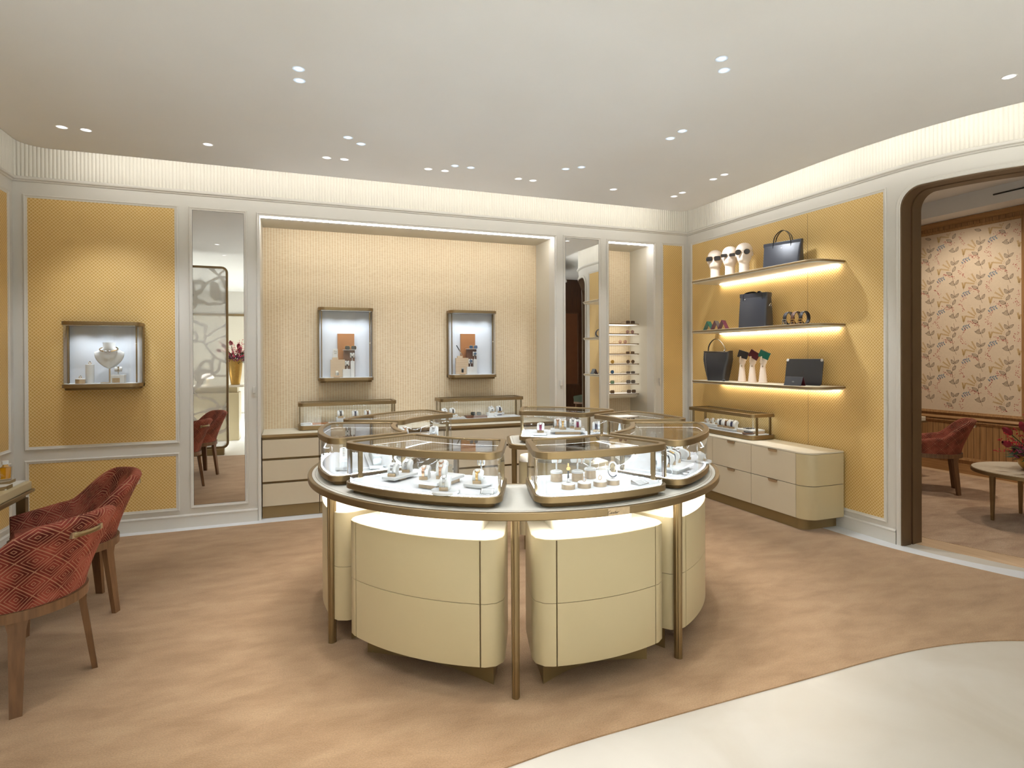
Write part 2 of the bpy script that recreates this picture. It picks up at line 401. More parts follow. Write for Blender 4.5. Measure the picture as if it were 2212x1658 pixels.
def sector(c, r0, r1, a0, a1, rad=(0.06, 0.06, 0.04, 0.04), step=0.02):
    """rounded ring-sector outline, ccw; angles in degrees; rad = outer a1, inner a1, inner a0, outer a0 corner"""
    P = lambda r, a: (c[0]+r*math.cos(a), c[1]+r*math.sin(a))
    a0, a1 = math.radians(a0), math.radians(a1)
    n1 = max(6, int((a1-a0)*r1/step)); n0 = max(5, int((a1-a0)*r0/step)); ns = max(4, int((r1-r0)/step))
    segs = [[P(r1, a0+(a1-a0)*i/n1) for i in range(n1+1)], [P(r1+(r0-r1)*i/ns, a1) for i in range(ns+1)],
            [P(r0, a1+(a0-a1)*i/n0) for i in range(n0+1)], [P(r0+(r1-r0)*i/ns, a0) for i in range(ns+1)]]
    return round_segs(segs, rad)
def round_segs(segs, rads, k=8):
    def trim(seg, d):      # drop d from the start of the polyline
        out = list(seg)
        while len(out) > 1:
            l = math.dist(out[0], out[1])
            if l > d+1e-9:
                t = d/l; out[0] = (out[0][0]+(out[1][0]-out[0][0])*t, out[0][1]+(out[1][1]-out[0][1])*t); break
            d -= l; out.pop(0)
        return out
    m = len(segs); T = [list(s) for s in segs]
    for i in range(m):
        r = rads[i]; T[i] = trim(T[i][::-1], r)[::-1]; T[(i+1) % m] = trim(T[(i+1) % m], r)
    pts = []
    for i in range(m):
        pts += T[i] if not pts or math.dist(pts[-1], T[i][0]) > 1e-6 else T[i][1:]
        A, V, Bp = T[i][-1], segs[i][-1], T[(i+1) % m][0]
        w = 0.55
        for j in range(1, k):
            t = j/k; c1 = (A[0]+(V[0]-A[0])*w, A[1]+(V[1]-A[1])*w); c2 = (Bp[0]+(V[0]-Bp[0])*w, Bp[1]+(V[1]-Bp[1])*w)
            b0, b1, b2, b3 = (1-t)**3, 3*t*(1-t)**2, 3*t*t*(1-t), t**3
            pts.append((b0*A[0]+b1*c1[0]+b2*c2[0]+b3*Bp[0], b0*A[1]+b1*c1[1]+b2*c2[1]+b3*Bp[1]))
    if math.dist(pts[0], pts[-1]) < 1e-6: pts.pop()
    return pts
def rrect(x0, x1, y0, y1, r, k=6):
    """rounded rectangle, r = one radius or (x0y0, x1y0, x1y1, x0y1)"""
    R = r if isinstance(r, (tuple, list)) else (r,)*4
    pts = []
    for (cx, cyy, a, rr) in ((x0+R[0], y0+R[0], PI, R[0]), (x1-R[1], y0+R[1], 1.5*PI, R[1]), (x1-R[2], y1-R[2], 0, R[2]), (x0+R[3], y1-R[3], 0.5*PI, R[3])):
        if rr < 1e-5: pts.append((cx, cyy)); continue
        for i in range(k+1): t = a+0.5*PI*i/k; pts.append((cx+rr*math.cos(t), cyy+rr*math.sin(t)))
    return pts
def inset(ol, d):
    n = len(ol); out = []
    for i in range(n):
        p, q, r = ol[i-1], ol[i], ol[(i+1) % n]
        e1 = (q[0]-p[0], q[1]-p[1]); e2 = (r[0]-q[0], r[1]-q[1])
        l1 = math.hypot(*e1) or 1e-9; l2 = math.hypot(*e2) or 1e-9
        n1 = (-e1[1]/l1, e1[0]/l1); n2 = (-e2[1]/l2, e2[0]/l2)
        k = 1+n1[0]*n2[0]+n1[1]*n2[1]; k = max(k, 0.3)
        out.append((q[0]+(n1[0]+n2[0])/k*d, q[1]+(n1[1]+n2[1])/k*d))
    return out
def arc(c, r, a0, a1, n): return [(c[0]+r*math.cos(math.radians(a0+(a1-a0)*i/n)), c[1]+r*math.sin(math.radians(a0+(a1-a0)*i/n))) for i in range(n+1)]
def rect_sweep(mb, u0, u1, v0, v1, prof, fn, mi=0):
    """mitred picture-frame moulding; prof = [(inward, proud)...]; fn(u, v, h) -> xyz"""
    rows = []
    for (d, h) in prof: rows.append([fn(u0+d, v0+d, h), fn(u1-d, v0+d, h), fn(u1-d, v1-d, h), fn(u0+d, v1-d, h)])
    return mb.grid(rows, mi, closed_v=True)
def light(name, kind, loc, energy, col, parent=None, **kw):
    ld = bpy.data.lights.new(name, kind); ld.energy = energy; ld.color = col
    for k, v in kw.items():
        if k not in ('rot', 'aim'): setattr(ld, k, v)
    o = bpy.data.objects.new(name, ld); COL.objects.link(o); o.location = loc
    if 'rot' in kw: o.rotation_euler = kw['rot']
    if 'aim' in kw:
        d = Vector(kw['aim'])-Vector(loc) ; o.rotation_euler = d.to_track_quat('-Z', 'Y').to_euler()
    if parent:
        o.parent = parent; o.location = Vector(loc)-parent.location
    return o
# ------------------------------------------------------------------ the room
YB, XR, XL, ZC, ZT = 5.84, 4.467, -2.12, 3.10, 3.42
YN = 6.35                                   # back of the niches
ARC_C, ARC_R = (5.867, 3.307), 1.4
def right_path(step=0.05, s0=0.0, s1=None):
    """the right-hand wall line in plan: straight, then turning away; yields (x, y, nx, ny, s)"""
    L1 = YB-ARC_C[1]; L2 = ARC_R*math.radians(34.5); L3 = 2.3
    s1 = L1+L2+L3 if s1 is None else s1
    n = max(1, int(round((s1-s0)/step))); out = []
    for i in range(n+1):
        s = s0+(s1-s0)*i/n
        if s <= L1: out.append((XR, YB-s, -1.0, 0.0, s))
        elif s <= L1+L2:
            a = PI+(s-L1)/ARC_R; out.append((ARC_C[0]+ARC_R*math.cos(a), ARC_C[1]+ARC_R*math.sin(a), math.cos(a), math.sin(a), s))
        else:
            a = PI+L2/ARC_R; t = s-L1-L2; dx, dy = 0.50, -0.866
            out.append((ARC_C[0]+ARC_R*math.cos(a)+dx*t, ARC_C[1]+ARC_R*math.sin(a)+dy*t, -0.866, -0.50, s))
    return out
S_ARC = YB-ARC_C[1]; S_JAMB = S_ARC+ARC_R*math.radians(4.2); S_JAMB2 = S_JAMB+2.05; S_END = S_ARC+ARC_R*math.radians(34.5)+2.3

# floor: stone slab, carpet, pale stone border
f = MB(); f.box(-7, 12, -7, 7, -0.12, -0.006); struct(f.build('floor', 'stone', smooth=0))
edge = [(-2.0, 1.72), (-0.9, 1.83), (-0.1, 1.91), (0.7, 1.995), (1.03, 2.025), (1.58, 2.037), (2.24, 2.046), (2.71, 2.055), (3.02, 2.042), (3.31, 1.998), (3.58, 1.911), (4.0, 1.70), (4.5, 1.32), (5.0, 1.0)]
def smooth_pts(pts, k=5):
    out = []
    for i in range(len(pts)-1):
        p0, p1, p2, p3 = pts[max(i-1, 0)], pts[i], pts[i+1], pts[min(i+2, len(pts)-1)]
        for j in range(k):
            t = j/k
            out.append(tuple(0.5*(2*p1[q]+(p2[q]-p0[q])*t+(2*p0[q]-5*p1[q]+4*p2[q]-p3[q])*t*t+(3*p1[q]-p0[q]-3*p2[q]+p3[q])*t**3) for q in range(len(p1))))
    return out+[pts[-1]]
rightedge = smooth_pts([(4.98, 1.75), (4.70, 2.15), (4.55, 2.43), (4.461, 2.693), (4.375, 2.984), (4.32, 3.25), (4.287, 3.6), (4.285, 4.2)])
cpt = smooth_pts(edge)+rightedge+[(4.285, 5.72), (-2.0, 5.72)]
f = MB(); f.prism(cpt, -0.0059, 0.0); struct(f.build('floor_carpet', 'carpet', smooth=0))
brd = [(-2.1, 5.72), (4.285, 5.72)]
f = MB(); f.prism([(-2.12, 1.8), (-2.0, 1.8), (-2.0, 5.72), (4.285, 5.72)]+[p for p in reversed(rightedge)]+[(x+nx*0.0, y) for x, y, nx, ny, s in reversed(right_path(0.1, 0.05, S_END-0.9))]+[(XR, 5.95), (-2.12, 5.95)], -0.0059, -0.002)
struct(f.build('trim_1', 'stone_white', smooth=0))
# joints of the border stones
for i, (x0, y0, x1, y1) in enumerate([(-1.05, 5.72, -1.05, 5.84), (0.35, 5.72, 0.35, 5.84), (1.75, 5.72, 1.75, 5.84), (4.39, 2.93, 4.62, 3.06)]):
    pass

# ---- back wall
w = MB(); T = 0.14
w.box(XL-0.2, -0.279, YB, YB+T, 0, ZT); w.box(-0.279, 2.697, YB, YB+T, 2.80, ZT); w.box(2.697, 3.382, YB, YB+T, 0, ZT)
w.box(3.382, 3.979, YB, YB+T, 2.80, ZT); w.box(3.979, XR+0.2, YB, YB+T, 0, ZT)
wall_back = struct(w.build('wall_back', 'wall_paint', smooth=0))
MOULD = [(0.0, 0.0), (0.0, 0.009), (0.006, 0.013), (0.012, 0.012), (0.016, 0.008), (0.024, 0.006), (0.028, 0.004), (0.030, 0.0)]
fnB = lambda u, v, h: (u, YB-h, v)
def back_panel(u0, u1, v0, v1, paper=None, parent=wall_back):
    mb = MB(); rect_sweep(mb, u0, u1, v0, v1, MOULD, fnB); mb.build('panel_moulding', 'wall_paint', parent, smooth=30)
    if paper:
        mb = MB(); mb.box(u0+0.028, u1-0.028, YB-0.003, YB+0.002, v0+0.028, v1-0.028); mb.build('wallpaper_panel', paper, parent, smooth=0)
back_panel(-2.049, -0.940, 0.745, 2.835, 'cane_x'); back_panel(-2.049, -0.940, 0.148, 0.662, 'cane_x')
back_panel(4.088, 4.411, 0.148, 2.835, 'cane_x')
back_panel(-0.309, 2.727, -0.04, 2.830); back_panel(3.352, 4.009, -0.04, 2.830)
# door-leaf lines and small pulls on the narrow panels
for (x, nm) in ((-0.335, 0), (2.772, 1), (4.062, 2)):
    mb = MB(); mb.box(x-0.012, x+0.012, YB-0.02, YB, 1.17, 1.23); mb.box(x-0.005, x+0.012, YB-0.012, YB, 1.14, 1.17); mb.build('door_pull', 'wall_paint', wall_back, bevel=0.002)
def crown_back():
    mb = MB(); prof = [(0.0, 2.935), (0.010, 2.938), (0.014, 2.947), (0.026, 2.952), (0.030, 2.960), (0.030, 2.968), (0.020, 2.973), (0.014, 2.978), (0.0, 2.978)]
    mb.grid([[(x, YB-h, z) for h, z in prof] for x in (XL-0.1, XR+0.1)]); mb.build('crown_moulding', 'wall_paint', wall_back, smooth=30)
crown_back()
RIB = [0.0, 0.0055, 0.0075, 0.0055]
def frieze(pts, parent):      # pts = (x, y, nx, ny) dense, four per rib
    rows = [[(x+nx*RIB[i % 4], y+ny*RIB[i % 4], z) for i, (x, y, nx, ny) in enumerate(pts)] for z in (2.976, ZT)]
    mb = MB(); mb.grid(rows); mb.build('fluted_frieze', 'frieze_paint', parent, smooth=60)
n = int((XR-XL)/0.027)*4
frieze([(XL+(XR-XL)*i/n, YB-0.003, 0, -1) for i in range(n+1)], wall_back)
def baseboard_back(x0, x1, nm):
    mb = MB(); prof = [(0.016, -0.006), (0.016, 0.092), (0.020, 0.097), (0.020, 0.104), (0.012, 0.110), (0.006, 0.112), (0.0, 0.112)]
    mb.grid([[(x, YB-h, z) for h, z in prof] for x in (x0, x1)]); return struct(mb.build(nm, 'wall_paint', smooth=30))
baseboard_back(XL, -0.309, 'baseboard_back'); baseboard_back(2.727, 3.352, 'baseboard_back'); baseboard_back(4.009, XR, 'baseboard_back')

# ---- niches
def niche(x0, x1, nm, led0, led1, zfl=0.0):
    w = MB(); w.box(x0-0.1, x1+0.1, YN, YN+0.08, -0.006, 2.9, 0)
    w.box(x0-0.08, x0, YB+T, YN, -0.006, 2.9, 1); w.box(x1, x1+0.08, YB+T, YN, -0.006, 2.9, 1); w.box(x0-0.08, x1+0.08, YB+T, YN+0.05, 2.80, 2.9, 1)
    o = struct(w.build(nm, ['grasscloth', 'niche_paint'], smooth=0))
    mb = MB(); mb.box(x0+0.006, x1-0.006, YB+0.006, YB+0.020, 2.788, 2.800); mb.build('light_strip', 'niche_led', o, smooth=0)
    return o
niche(-0.279, 2.697, 'wall_niche', -0.27, 2.69); niche(3.382, 3.979, 'wall_niche_small', 3.39, 3.97)

# ---- right wall (straight, then curving away) with the doorway
def thick(path, t): return [(x, y) for x, y, nx, ny, s in path], [(x-nx*t, y-ny*t) for x, y, nx, ny, s in path]
w = MB(); a, b = thick(right_path(0.06, -0.1, S_JAMB), 0.22); w.strip(a, b, -0.006, ZT)
a, b = thick(right_path(0.06, S_JAMB2, S_END), 0.22); w.strip(a, b, -0.006, ZT)
ZD, RC = 2.79, 0.15
def zdoor(s):
    d = min(s-S_JAMB, S_JAMB2-s)
    if d >= RC: return ZD
    d = max(d, 0.0); return ZD-RC+math.sqrt(max(RC*RC-(RC-d)**2, 0))
samp = [S_JAMB+RC*(1-math.cos(PI/2*i/10)) for i in range(10)]+[S_JAMB+RC+(S_JAMB2-S_JAMB-2*RC)*i/24 for i in range(25)]+[S_JAMB2-RC*(1-math.cos(PI/2*i/10)) for i in range(9, -1, -1)]
PS = [right_path(1, s, s+1e-6)[0] for s in samp]
w.grid([[(x, y, ZT) for x, y, nx, ny, s in PS], [(x, y, zdoor(s)) for x, y, nx, ny, s in PS], [(x-nx*0.22, y-ny*0.22, zdoor(s)) for x, y, nx, ny, s in PS], [(x-nx*0.22, y-ny*0.22, ZT) for x, y, nx, ny, s in PS]])
wall_right = struct(w.build('wall_right', 'wall_paint', smooth=30))
fnR = lambda u, v, h: (XR-h, u, v)
def right_panel(u0, u1, v0, v1, paper=None, parent=None):
    mb = MB(); rect_sweep(mb, u0, u1, v0, v1, MOULD, fnR); mb.build('panel_moulding', 'wall_paint', wall_right, smooth=30)
    if paper: mb = MB(); mb.box(XR-0.003, XR+0.002, u0+0.028, u1-0.028, v0+0.028, v1-0.028); mb.build('wallpaper_panel', paper, wall_right, smooth=0)
right_panel(3.320, 5.775, 0.146, 2.838, 'cane_y')
mb = MB(); mb.box(XR-0.0042, XR, 4.085, 4.087, 0.18, 2.80); mb.build('wallpaper_joint', 'seam', wall_right, smooth=0)
# crown and frieze follow the curve
prof = [(0.0, 2.935), (0.010, 2.938), (0.014, 2.947), (0.026, 2.952), (0.030, 2.960), (0.030, 2.968), (0.020, 2.973), (0.014, 2.978), (0.0, 2.978)]
mb = MB(); mb.grid([[(x+nx*h, y+ny*h, z) for h, z in prof] for x, y, nx, ny, s in right_path(0.05)]); mb.build('crown_moulding', 'wall_paint', wall_right, smooth=30)
frieze([(x+nx*0.003, y+ny*0.003, nx, ny) for x, y, nx, ny, s in right_path(0.027/4)], wall_right)
prof = [(0.016, -0.006), (0.016, 0.092), (0.020, 0.097), (0.020, 0.104), (0.012, 0.110), (0.006, 0.112), (0.0, 0.112)]
mb = MB(); mb.grid([[(x+nx*h, y+ny*h, z) for h, z in prof] for x, y, nx, ny, s in right_path(0.05, 0.0, S_JAMB-0.038)]); struct(mb.build('baseboard_right', 'wall_paint', smooth=30))
# door casing: pale moulding on the wall face, brown lining in the opening
def opening_path():
    pts = []     # (s, z, ts, tz) with (ts, tz) pointing into the opening
    for i in range(12): pts.append((S_JAMB, -0.006+(ZD-RC+0.006)*i/12, 1, 0))
    for i in range(9): a = PI/2*i/8; pts.append((S_JAMB+RC-RC*math.cos(a), ZD-RC+RC*math.sin(a), math.cos(a), -math.sin(a)))
    for i in range(1, 26): pts.append((S_JAMB+RC+(S_JAMB2-S_JAMB-2*RC)*i/26, ZD, 0, -1))
    for i in range(9): a = PI/2*i/8; pts.append((S_JAMB2-RC+RC*math.sin(a), ZD-RC+RC*math.cos(a), -math.sin(a), -math.cos(a)))
    for i in range(1, 13): pts.append((S_JAMB2, (ZD-RC)*(1-i/12)-0.006*i/12, -1, 0))
    return pts
OP = opening_path()
def casing(prof, name, m, parent):
    """prof = closed section of (into opening, proud of wall face) points"""
    rows = []
    for s, z, ts, tz in OP:
        row = []
        for d, h in prof:
            x, y, nx, ny, _ = right_path(1, s+ts*d, s+ts*d+1e-6)[0]; row.append((x+nx*h, y+ny*h, z+tz*d))
        rows.append(row)
    mb = MB(); mb.grid(rows, closed_v=True); return mb.build(name, m, parent, smooth=30)
door_1 = struct(casing([(-0.036, 0.0), (-0.036, 0.012), (-0.030, 0.016), (-0.012, 0.013), (-0.004, 0.017), (0.0, 0.012), (0.0, 0.0)], 'door_1', 'wall_paint', None))
casing([(0.0, 0.012), (0.012, 0.012), (0.012, -0.095), (0.0, -0.095)], 'door_lining', 'door_brown', door_1)
casing([(0.0, -0.094), (0.004, -0.094), (0.004, -0.118), (0.0, -0.118)], 'lining_groove', 'dark_wood', door_1)
casing([(0.0, -0.117), (0.016, -0.117), (0.016, -0.232), (0.0, -0.232)], 'door_lining', 'door_brown', door_1)

# ---- left wall
w = MB(); w.box(XL-0.2, XL, 2.3, YB+0.1, -0.006, ZT); wall_left = struct(w.build('wall_left', 'wall_paint', smooth=0))
fnL = lambda u, v, h: (XL+h, u, v)
for (u0, u1, v0, v1) in ((4.55, 5.765, 0.745, 2.835), (4.55, 5.765, 0.148, 0.662), (3.3, 4.46, 0.745, 2.835), (3.3, 4.46, 0.148, 0.662)):
    mb = MB(); rect_sweep(mb, u0, u1, v0, v1, MOULD, fnL); mb.build('panel_moulding', 'wall_paint', wall_left, smooth=30)
    mb = MB(); mb.box(XL-0.002, XL+0.003, u0+0.028, u1-0.028, v0+0.028, v1-0.028); mb.build('wallpaper_panel', 'cane_y', wall_left, smooth=0)
mb = MB(); P_ = [(0.0, 2.935), (0.010, 2.938), (0.014, 2.947), (0.026, 2.952), (0.030, 2.960), (0.030, 2.968), (0.020, 2.973), (0.014, 2.978), (0.0, 2.978)]
mb.grid([[(XL+h, y, z) for h, z in P_] for y in (2.3, YB)]); mb.build('crown_moulding', 'wall_paint', wall_left, smooth=30)
n = int((YB-2.3)/0.027)*4; frieze([(XL+0.003, 2.3+(YB-2.3)*i/n, 1, 0) for i in range(n+1)], wall_left)
mb = MB(); mb.grid([[(XL+h, y, z) for h, z in [(0.016, -0.006), (0.016, 0.092), (0.020, 0.097), (0.020, 0.104), (0.012, 0.110), (0.006, 0.112), (0.0, 0.112)]] for y in (2.3, YB)]); struct(mb.build('baseboard_left', 'wall_paint', smooth=30))

# ---- ceiling with real recesses for the downlights
DL_TABLE = [(0.038, 3.454), (0.044, 3.597), (0.386, 4.41), (0.489, 4.511), (1.285, 4.758), (1.423, 4.76), (2.199, 4.519), (2.304, 4.43), (2.618, 3.62), (2.613, 3.471), (2.178, 2.552), (2.279, 2.651), (1.16, 2.11), (1.30, 2.11), (0.39, 2.46), (0.50, 2.37)]
DL_WALL = [(-1.492, 4.885), (-1.353, 4.892), (-0.59, 4.912), (0.264, 4.915), (0.400, 4.910), (1.092, 4.918), (1.238, 4.918), (1.917, 4.914), (2.061, 4.918), (2.901, 4.918), (3.601, 4.786), (3.605, 4.926), (3.593, 4.325), (3.595, 4.18), (3.886, 2.145)]
DL_FILL = [(-1.45, 2.55), (-1.0, 2.45), (-1.0, 1.5), (0.2, 1.3), (1.4, 1.2), (2.6, 1.3), (3.3, 1.2), (0.2, 0.2), (2.6, 0.2), (-0.6, -1.6), (1.0, -1.6), (2.6, -1.6), (4.2, -1.6), (-2.6, 0.4), (-2.6, -1.0), (-4.2, -0.3), (-0.6, -2.6), (1.0, -2.6), (2.6, -2.6), (4.2, -2.6)]  # unseen, added to fill the room and lift the ceiling by floor bounce
ceil_edge = [(-6.0, 2.25), (-6.0, -6.0), (5.6, -6.0), (5.6, 0.2)]+[(5.20, 0.9), (4.90, 1.45), (4.62, 1.93), (4.361, 2.325), (4.259, 2.566), (4.20, 2.78), (4.161, 2.984), (4.13, 3.25), (4.115, 3.592), (4.12, 4.2), (4.12, 5.24)]
ceil_edge += [(4.12-0.12+0.12*math.cos(t), 5.30+0.12*math.sin(t)) for t in [PI/2*i/8 for i in range(9)]]
ceil_edge += [(-1.9+0.17+0.17*math.cos(PI/2+PI/2*i/8), 5.25+0.17*math.sin(PI/2+PI/2*i/8)) for i in range(9)]+[(-1.9, 2.25)]
bm = bmesh.new()
def loop(pts, z):
    vs = [bm.verts.new((x, y, z)) for x, y in pts]; return [bm.edges.new((vs[i], vs[(i+1) % len(vs)])) for i in range(len(vs))]
E_ = loop(ceil_edge, ZC)
for (x, y) in DL_TABLE+DL_WALL+DL_FILL: E_ += loop([(x+0.034*math.cos(2*PI*k/14), y+0.034*math.sin(2*PI*k/14)) for k in range(14)], ZC)
bmesh.ops.triangle_fill(bm, use_beauty=True, use_dissolve=False, edges=E_)
bmesh.ops.recalc_face_normals(bm, faces=bm.faces)
me = bpy.data.meshes.new('ceiling'); bm.to_mesh(me); bm.free(); me.materials.append(MATS['ceiling_paint'])
ceiling = bpy.data.objects.new('ceiling', me); COL.objects.link(ceiling); struct(ceiling)
mb = MB(); ce2 = inset(ceil_edge, 0.004); mb.ring(ceil_edge, ce2, ZC, ZC+0.035); mb.build('ceiling_lip', 'ceiling_paint', ceiling, smooth=30)
mb = MB(); mb.box(-7, 8.2, -7, 7, ZT, ZT+0.05); mb.build('ceiling_void', 'ceiling_paint', ceiling, smooth=0)

# downlight fittings
_dl = {}
def downlight_meshes():
    r = MB(); r.lathe([(0.0335, 0.0), (0.0335, -0.001), (0.0375, -0.0015), (0.0385, 0.0), (0.0335, 0.0)], 20); _dl['ring'] = r.mesh('trim_ring', 'ceiling_paint')
    r = MB(); r.lathe([(0.0338, 0.0), (0.0325, 0.006), (0.026, 0.020), (0.024, 0.026)][::-1], 20)
    r.f = [q for q in r.f if len(q) == 4]; r.mi = [0]*len(r.f); _dl['cone'] = r.mesh('reflector', 'blue_reflector', 60); 
    r2 = MB(); r2.lathe([(0.0245, 0.022), (0.0245, 0.026)], 16); _dl['cool'] = r2.mesh('lamp', 'lamp_cool'); 
    r3 = MB(); r3.lathe([(0.0245, 0.022), (0.0245, 0.026)], 16); _dl['warm'] = r3.mesh('lamp', 'lamp_warm')
downlight_meshes()
def downlight(x, y, kind, aim, energy, col, label, group, size):
    t = thing('downlight', label, 'ceiling light', (x, y, ZC), 0, group)
    for nm, me in (('trim_ring', _dl['ring']), ('reflector', _dl['cone']), ('lamp', _dl[kind])):
        o = bpy.data.objects.new(nm, me); COL.objects.link(o); o.parent = t
    light('beam', 'SPOT', (x, y, ZC-0.012), energy, col, t, aim=aim, spot_size=math.radians(size), spot_blend=0.7, shadow_soft_size=0.022)
    return t
PAIR = ['above the left end of the glass island', 'above the back left of the glass island', 'above the back of the glass island', 'above the back right of the glass island', 'above the right end of the glass island', 'above the front right of the glass island', 'above the front of the glass island', 'above the front left of the glass island']
for i, (x, y) in enumerate(DL_TABLE):
    downlight(x, y, 'cool', (x+(1.315-x)*0.35, y+(3.48-y)*0.35, 0.9), P_TABLE_SPOT, (0.89, 0.93, 1.0), (('upper', 'lower') if i//2 in (0, 5) else ('left', 'right'))[i % 2]+' cool white downlight of the pair '+PAIR[i//2], 'cool downlights ringing the island', 70)
SD = ('left', 'right')
WL = [q+' bright downlight of the pair before the necklace case panel' for q in SD]+['single bright downlight in front of the tall left mirror']+[q+' bright downlight of the pair at the alcove '+e for e in ('left end', 'middle', 'right end') for q in SD]
WL += ['single downlight in front of the narrow mirror beside the sunglasses rack']+[q+' small downlight of the pair near the far right ceiling corner' for q in SD[::-1]]+[q+' small downlight of the pair in front of the bag shelves' for q in SD]+['single large looking downlight near the doorway at the right edge']
for i, (x, y) in enumerate(DL_WALL):
    if i < 10: aim = (x, YB+0.2, 0.9)
    elif i < 14: aim = (XR+0.2, y-0.25*(i > 11), 1.1)
    else: aim = (x+0.2, y, 0.0)
    downlight(x, y, 'warm', aim, P_WALL_SPOT*(1.0 if i < 10 else 1.75 if i < 14 else 0.7), NEUT, WL[i], 'accent downlights along the walls', 62)
for i, (x, y) in enumerate(DL_FILL):
    downlight(x, y, 'warm', (x, y, 0), P_REAR_FILL if (y <= -1 or x < -2) else P_FILL_SPOT*(1.5 if x < 0 else 0.4), NEUT if (y > -1 and x > -2) else (0.79, 0.90, 1.0), 'unseen fill downlight added in the ceiling behind the viewpoint', 'added fill downlights', 100 if (y > -1 and x > -2) else 72)

# cove lighting behind the ceiling lip
def cove(p0, p1, out, label):
    c = ((p0[0]+p1[0])/2, (p0[1]+p1[1])/2, 3.150); L_ = math.dist(p0, p1)
    d = Vector((out[0], out[1], 0.12)); 
    o = light('cove_light', 'AREA', c, COVE_W*L_, (1.0, 0.985, 0.94), None, shape='RECTANGLE', size=L_, size_y=0.03)
    z = -d.normalized(); x = Vector((p1[0]-p0[0], p1[1]-p0[1], 0)).normalized(); y = z.cross(x)
    o.rotation_euler = Matrix((x, y, z)).transposed().to_euler()
    return o
cove((-1.7, 5.45), (4.0, 5.45), (0, 1), '')
cove((4.15, 5.25), (4.15, 3.55), (1, 0), ''); cove((4.15, 3.5), (4.19, 2.95), (1, 0.05), ''); cove((4.20, 2.9), (4.38, 2.37), (0.93, 0.35), ''); cove((4.40, 2.33), (5.1, 1.15), (0.87, 0.5), '')
cove((-1.93, 5.2), (-1.93, 2.4), (-1, 0), '')
# ------------------------------------------------------------------ glass showcases
def glass_case(label, ol, z0, zt, posts=(), cat='display case', group=None, base_h=0.055, step=True, name='glass_showcase', cx=None, led='case_led', uplight=False):
    cx = cx or (sum(p[0] for p in ol)/len(ol), sum(p[1] for p in ol)/len(ol))
    t = thing(name, label, cat, (cx[0], cx[1], z0), 0, group); o = (cx[0], cx[1], z0)
    zb = z0+base_h
    zs = z0+(0.022 if step else 0.004)
    MB(*o).prism(inset(ol, 0.034 if step else 0.012), z0, zs).build('base_step', 'bronze_dark', t)
    MB(*o).prism(ol, zs, zb-0.003).build('base', 'bronze', t, bevel=0.003)
    MB(*o).prism(inset(ol, 0.024), zb-0.006, zb).build('deck', 'white_cloth', t)
    MB(*o).ring(inset(ol, 0.010), inset(ol, 0.016), zb-0.003, zt-0.030).build('glass_wall', 'glass', t)
    MB(*o).ring(ol, inset(ol, 0.030), zt-0.033, zt).build('top_frame', 'bronze', t, bevel=0.003)
    MB(*o).prism(inset(ol, 0.028), zt-0.012, zt-0.005).build('top_glass', 'glass_top', t)
    ra, rb = inset(ol, 0.018)[::4], inset(ol, 0.029)[::4]; nn = len(ra)       # LED tape flush with the underside of the frame
    MB(*o).add([(x, y, zt-0.0335) for x, y in ra]+[(x, y, zt-0.0335) for x, y in rb], [(i, nn+i, nn+(i+1) % nn, (i+1) % nn) for i in range(nn)]).build('light_strip', led, t, smooth=0)
    if uplight:       # LED tape added between deck and glass to brighten the ceiling
        ra, rb = inset(ol, 0.0165)[::4], inset(ol, 0.0235)[::4]; nn = len(ra)
        MB(*o).add([(x, y, zb-0.0015) for x, y in ra]+[(x, y, zb-0.0015) for x, y in rb], [(i, (i+1) % nn, nn+(i+1) % nn, nn+i) for i in range(nn)]).build('edge_fill', 'edge_fill_led', t, smooth=0)
    for (x, y, a, w) in posts:
        m = MB(*o); c, s = math.cos(a), math.sin(a); hw, hd = w/2, 0.006
        q = [(x+c*dx-s*dy, y+s*dx+c*dy) for dx, dy in ((-hw, -hd), (hw, -hd), (hw, hd), (-hw, hd))]
        m.prism(q, zb-0.001, zt-0.032); m.build('post', 'bronze', t)
    return t

# ------------------------------------------------------------------ central island
TC = (1.315, 3.48); TR, TI = 1.24, 0.655; ZTOP = 0.830
CASES = {   # key: (a0, a1)
 'A': (-157.5, -113.2), 'B': (-106.2, -70.3), 'C': (-67.0, -21.0), 'G': (-13.0, 19.5), 'F': (25.5, 66.0), 'E': (105.0, 150.0), 'D': (157.0, 197.8)}
CASE_LABEL = {
 'A': 'curved glass showcase of bracelet watches at the front left of the island', 'B': 'curved glass showcase with gold drum stands at the front right of the island',
 'C': 'curved glass showcase on the right of the island nearest the beige cabinet', 'D': 'curved glass showcase on the left end of the island nearest the mirror',
 'E': 'curved glass showcase at the back left of the island before the alcove', 'F': 'curved glass showcase with maroon strapped watches at the back of the island',
 'G': 'curved glass showcase at the back right of the island behind the right one'}
isl = thing('island_table', 'round cream topped display island with bronze edge and legs on beige carpet', 'table', (TC[0], TC[1], 0))
IO = (TC[0], TC[1], 0)
oa0, oa1 = 101.0, 432.0      # the ring is open at the back for the staff
n1, n0 = 150, 90
segs = [arc(TC, TR, oa0, oa1, n1)]
e1 = arc(TC, TR, oa1, oa1, 1)[0]; i1 = arc(TC, TI, oa1, oa1, 1)[0]; e0 = arc(TC, TR, oa0, oa0, 1)[0]; i0 = arc(TC, TI, oa0, oa0, 1)[0]
lerp = lambda p, q, n: [(p[0]+(q[0]-p[0])*i/n, p[1]+(q[1]-p[1])*i/n) for i in range(n+1)]
segs += [lerp(e1, i1, 14), arc(TC, TI, oa1, oa0, n0), lerp(i0, e0, 14)]
TOL = round_segs(segs, (0.11, 0.11, 0.11, 0.11))
MB(*IO).ring(TOL, inset(TOL, 0.024), 0.795, ZTOP).build('edge_band', 'bronze', isl, bevel=0.004)
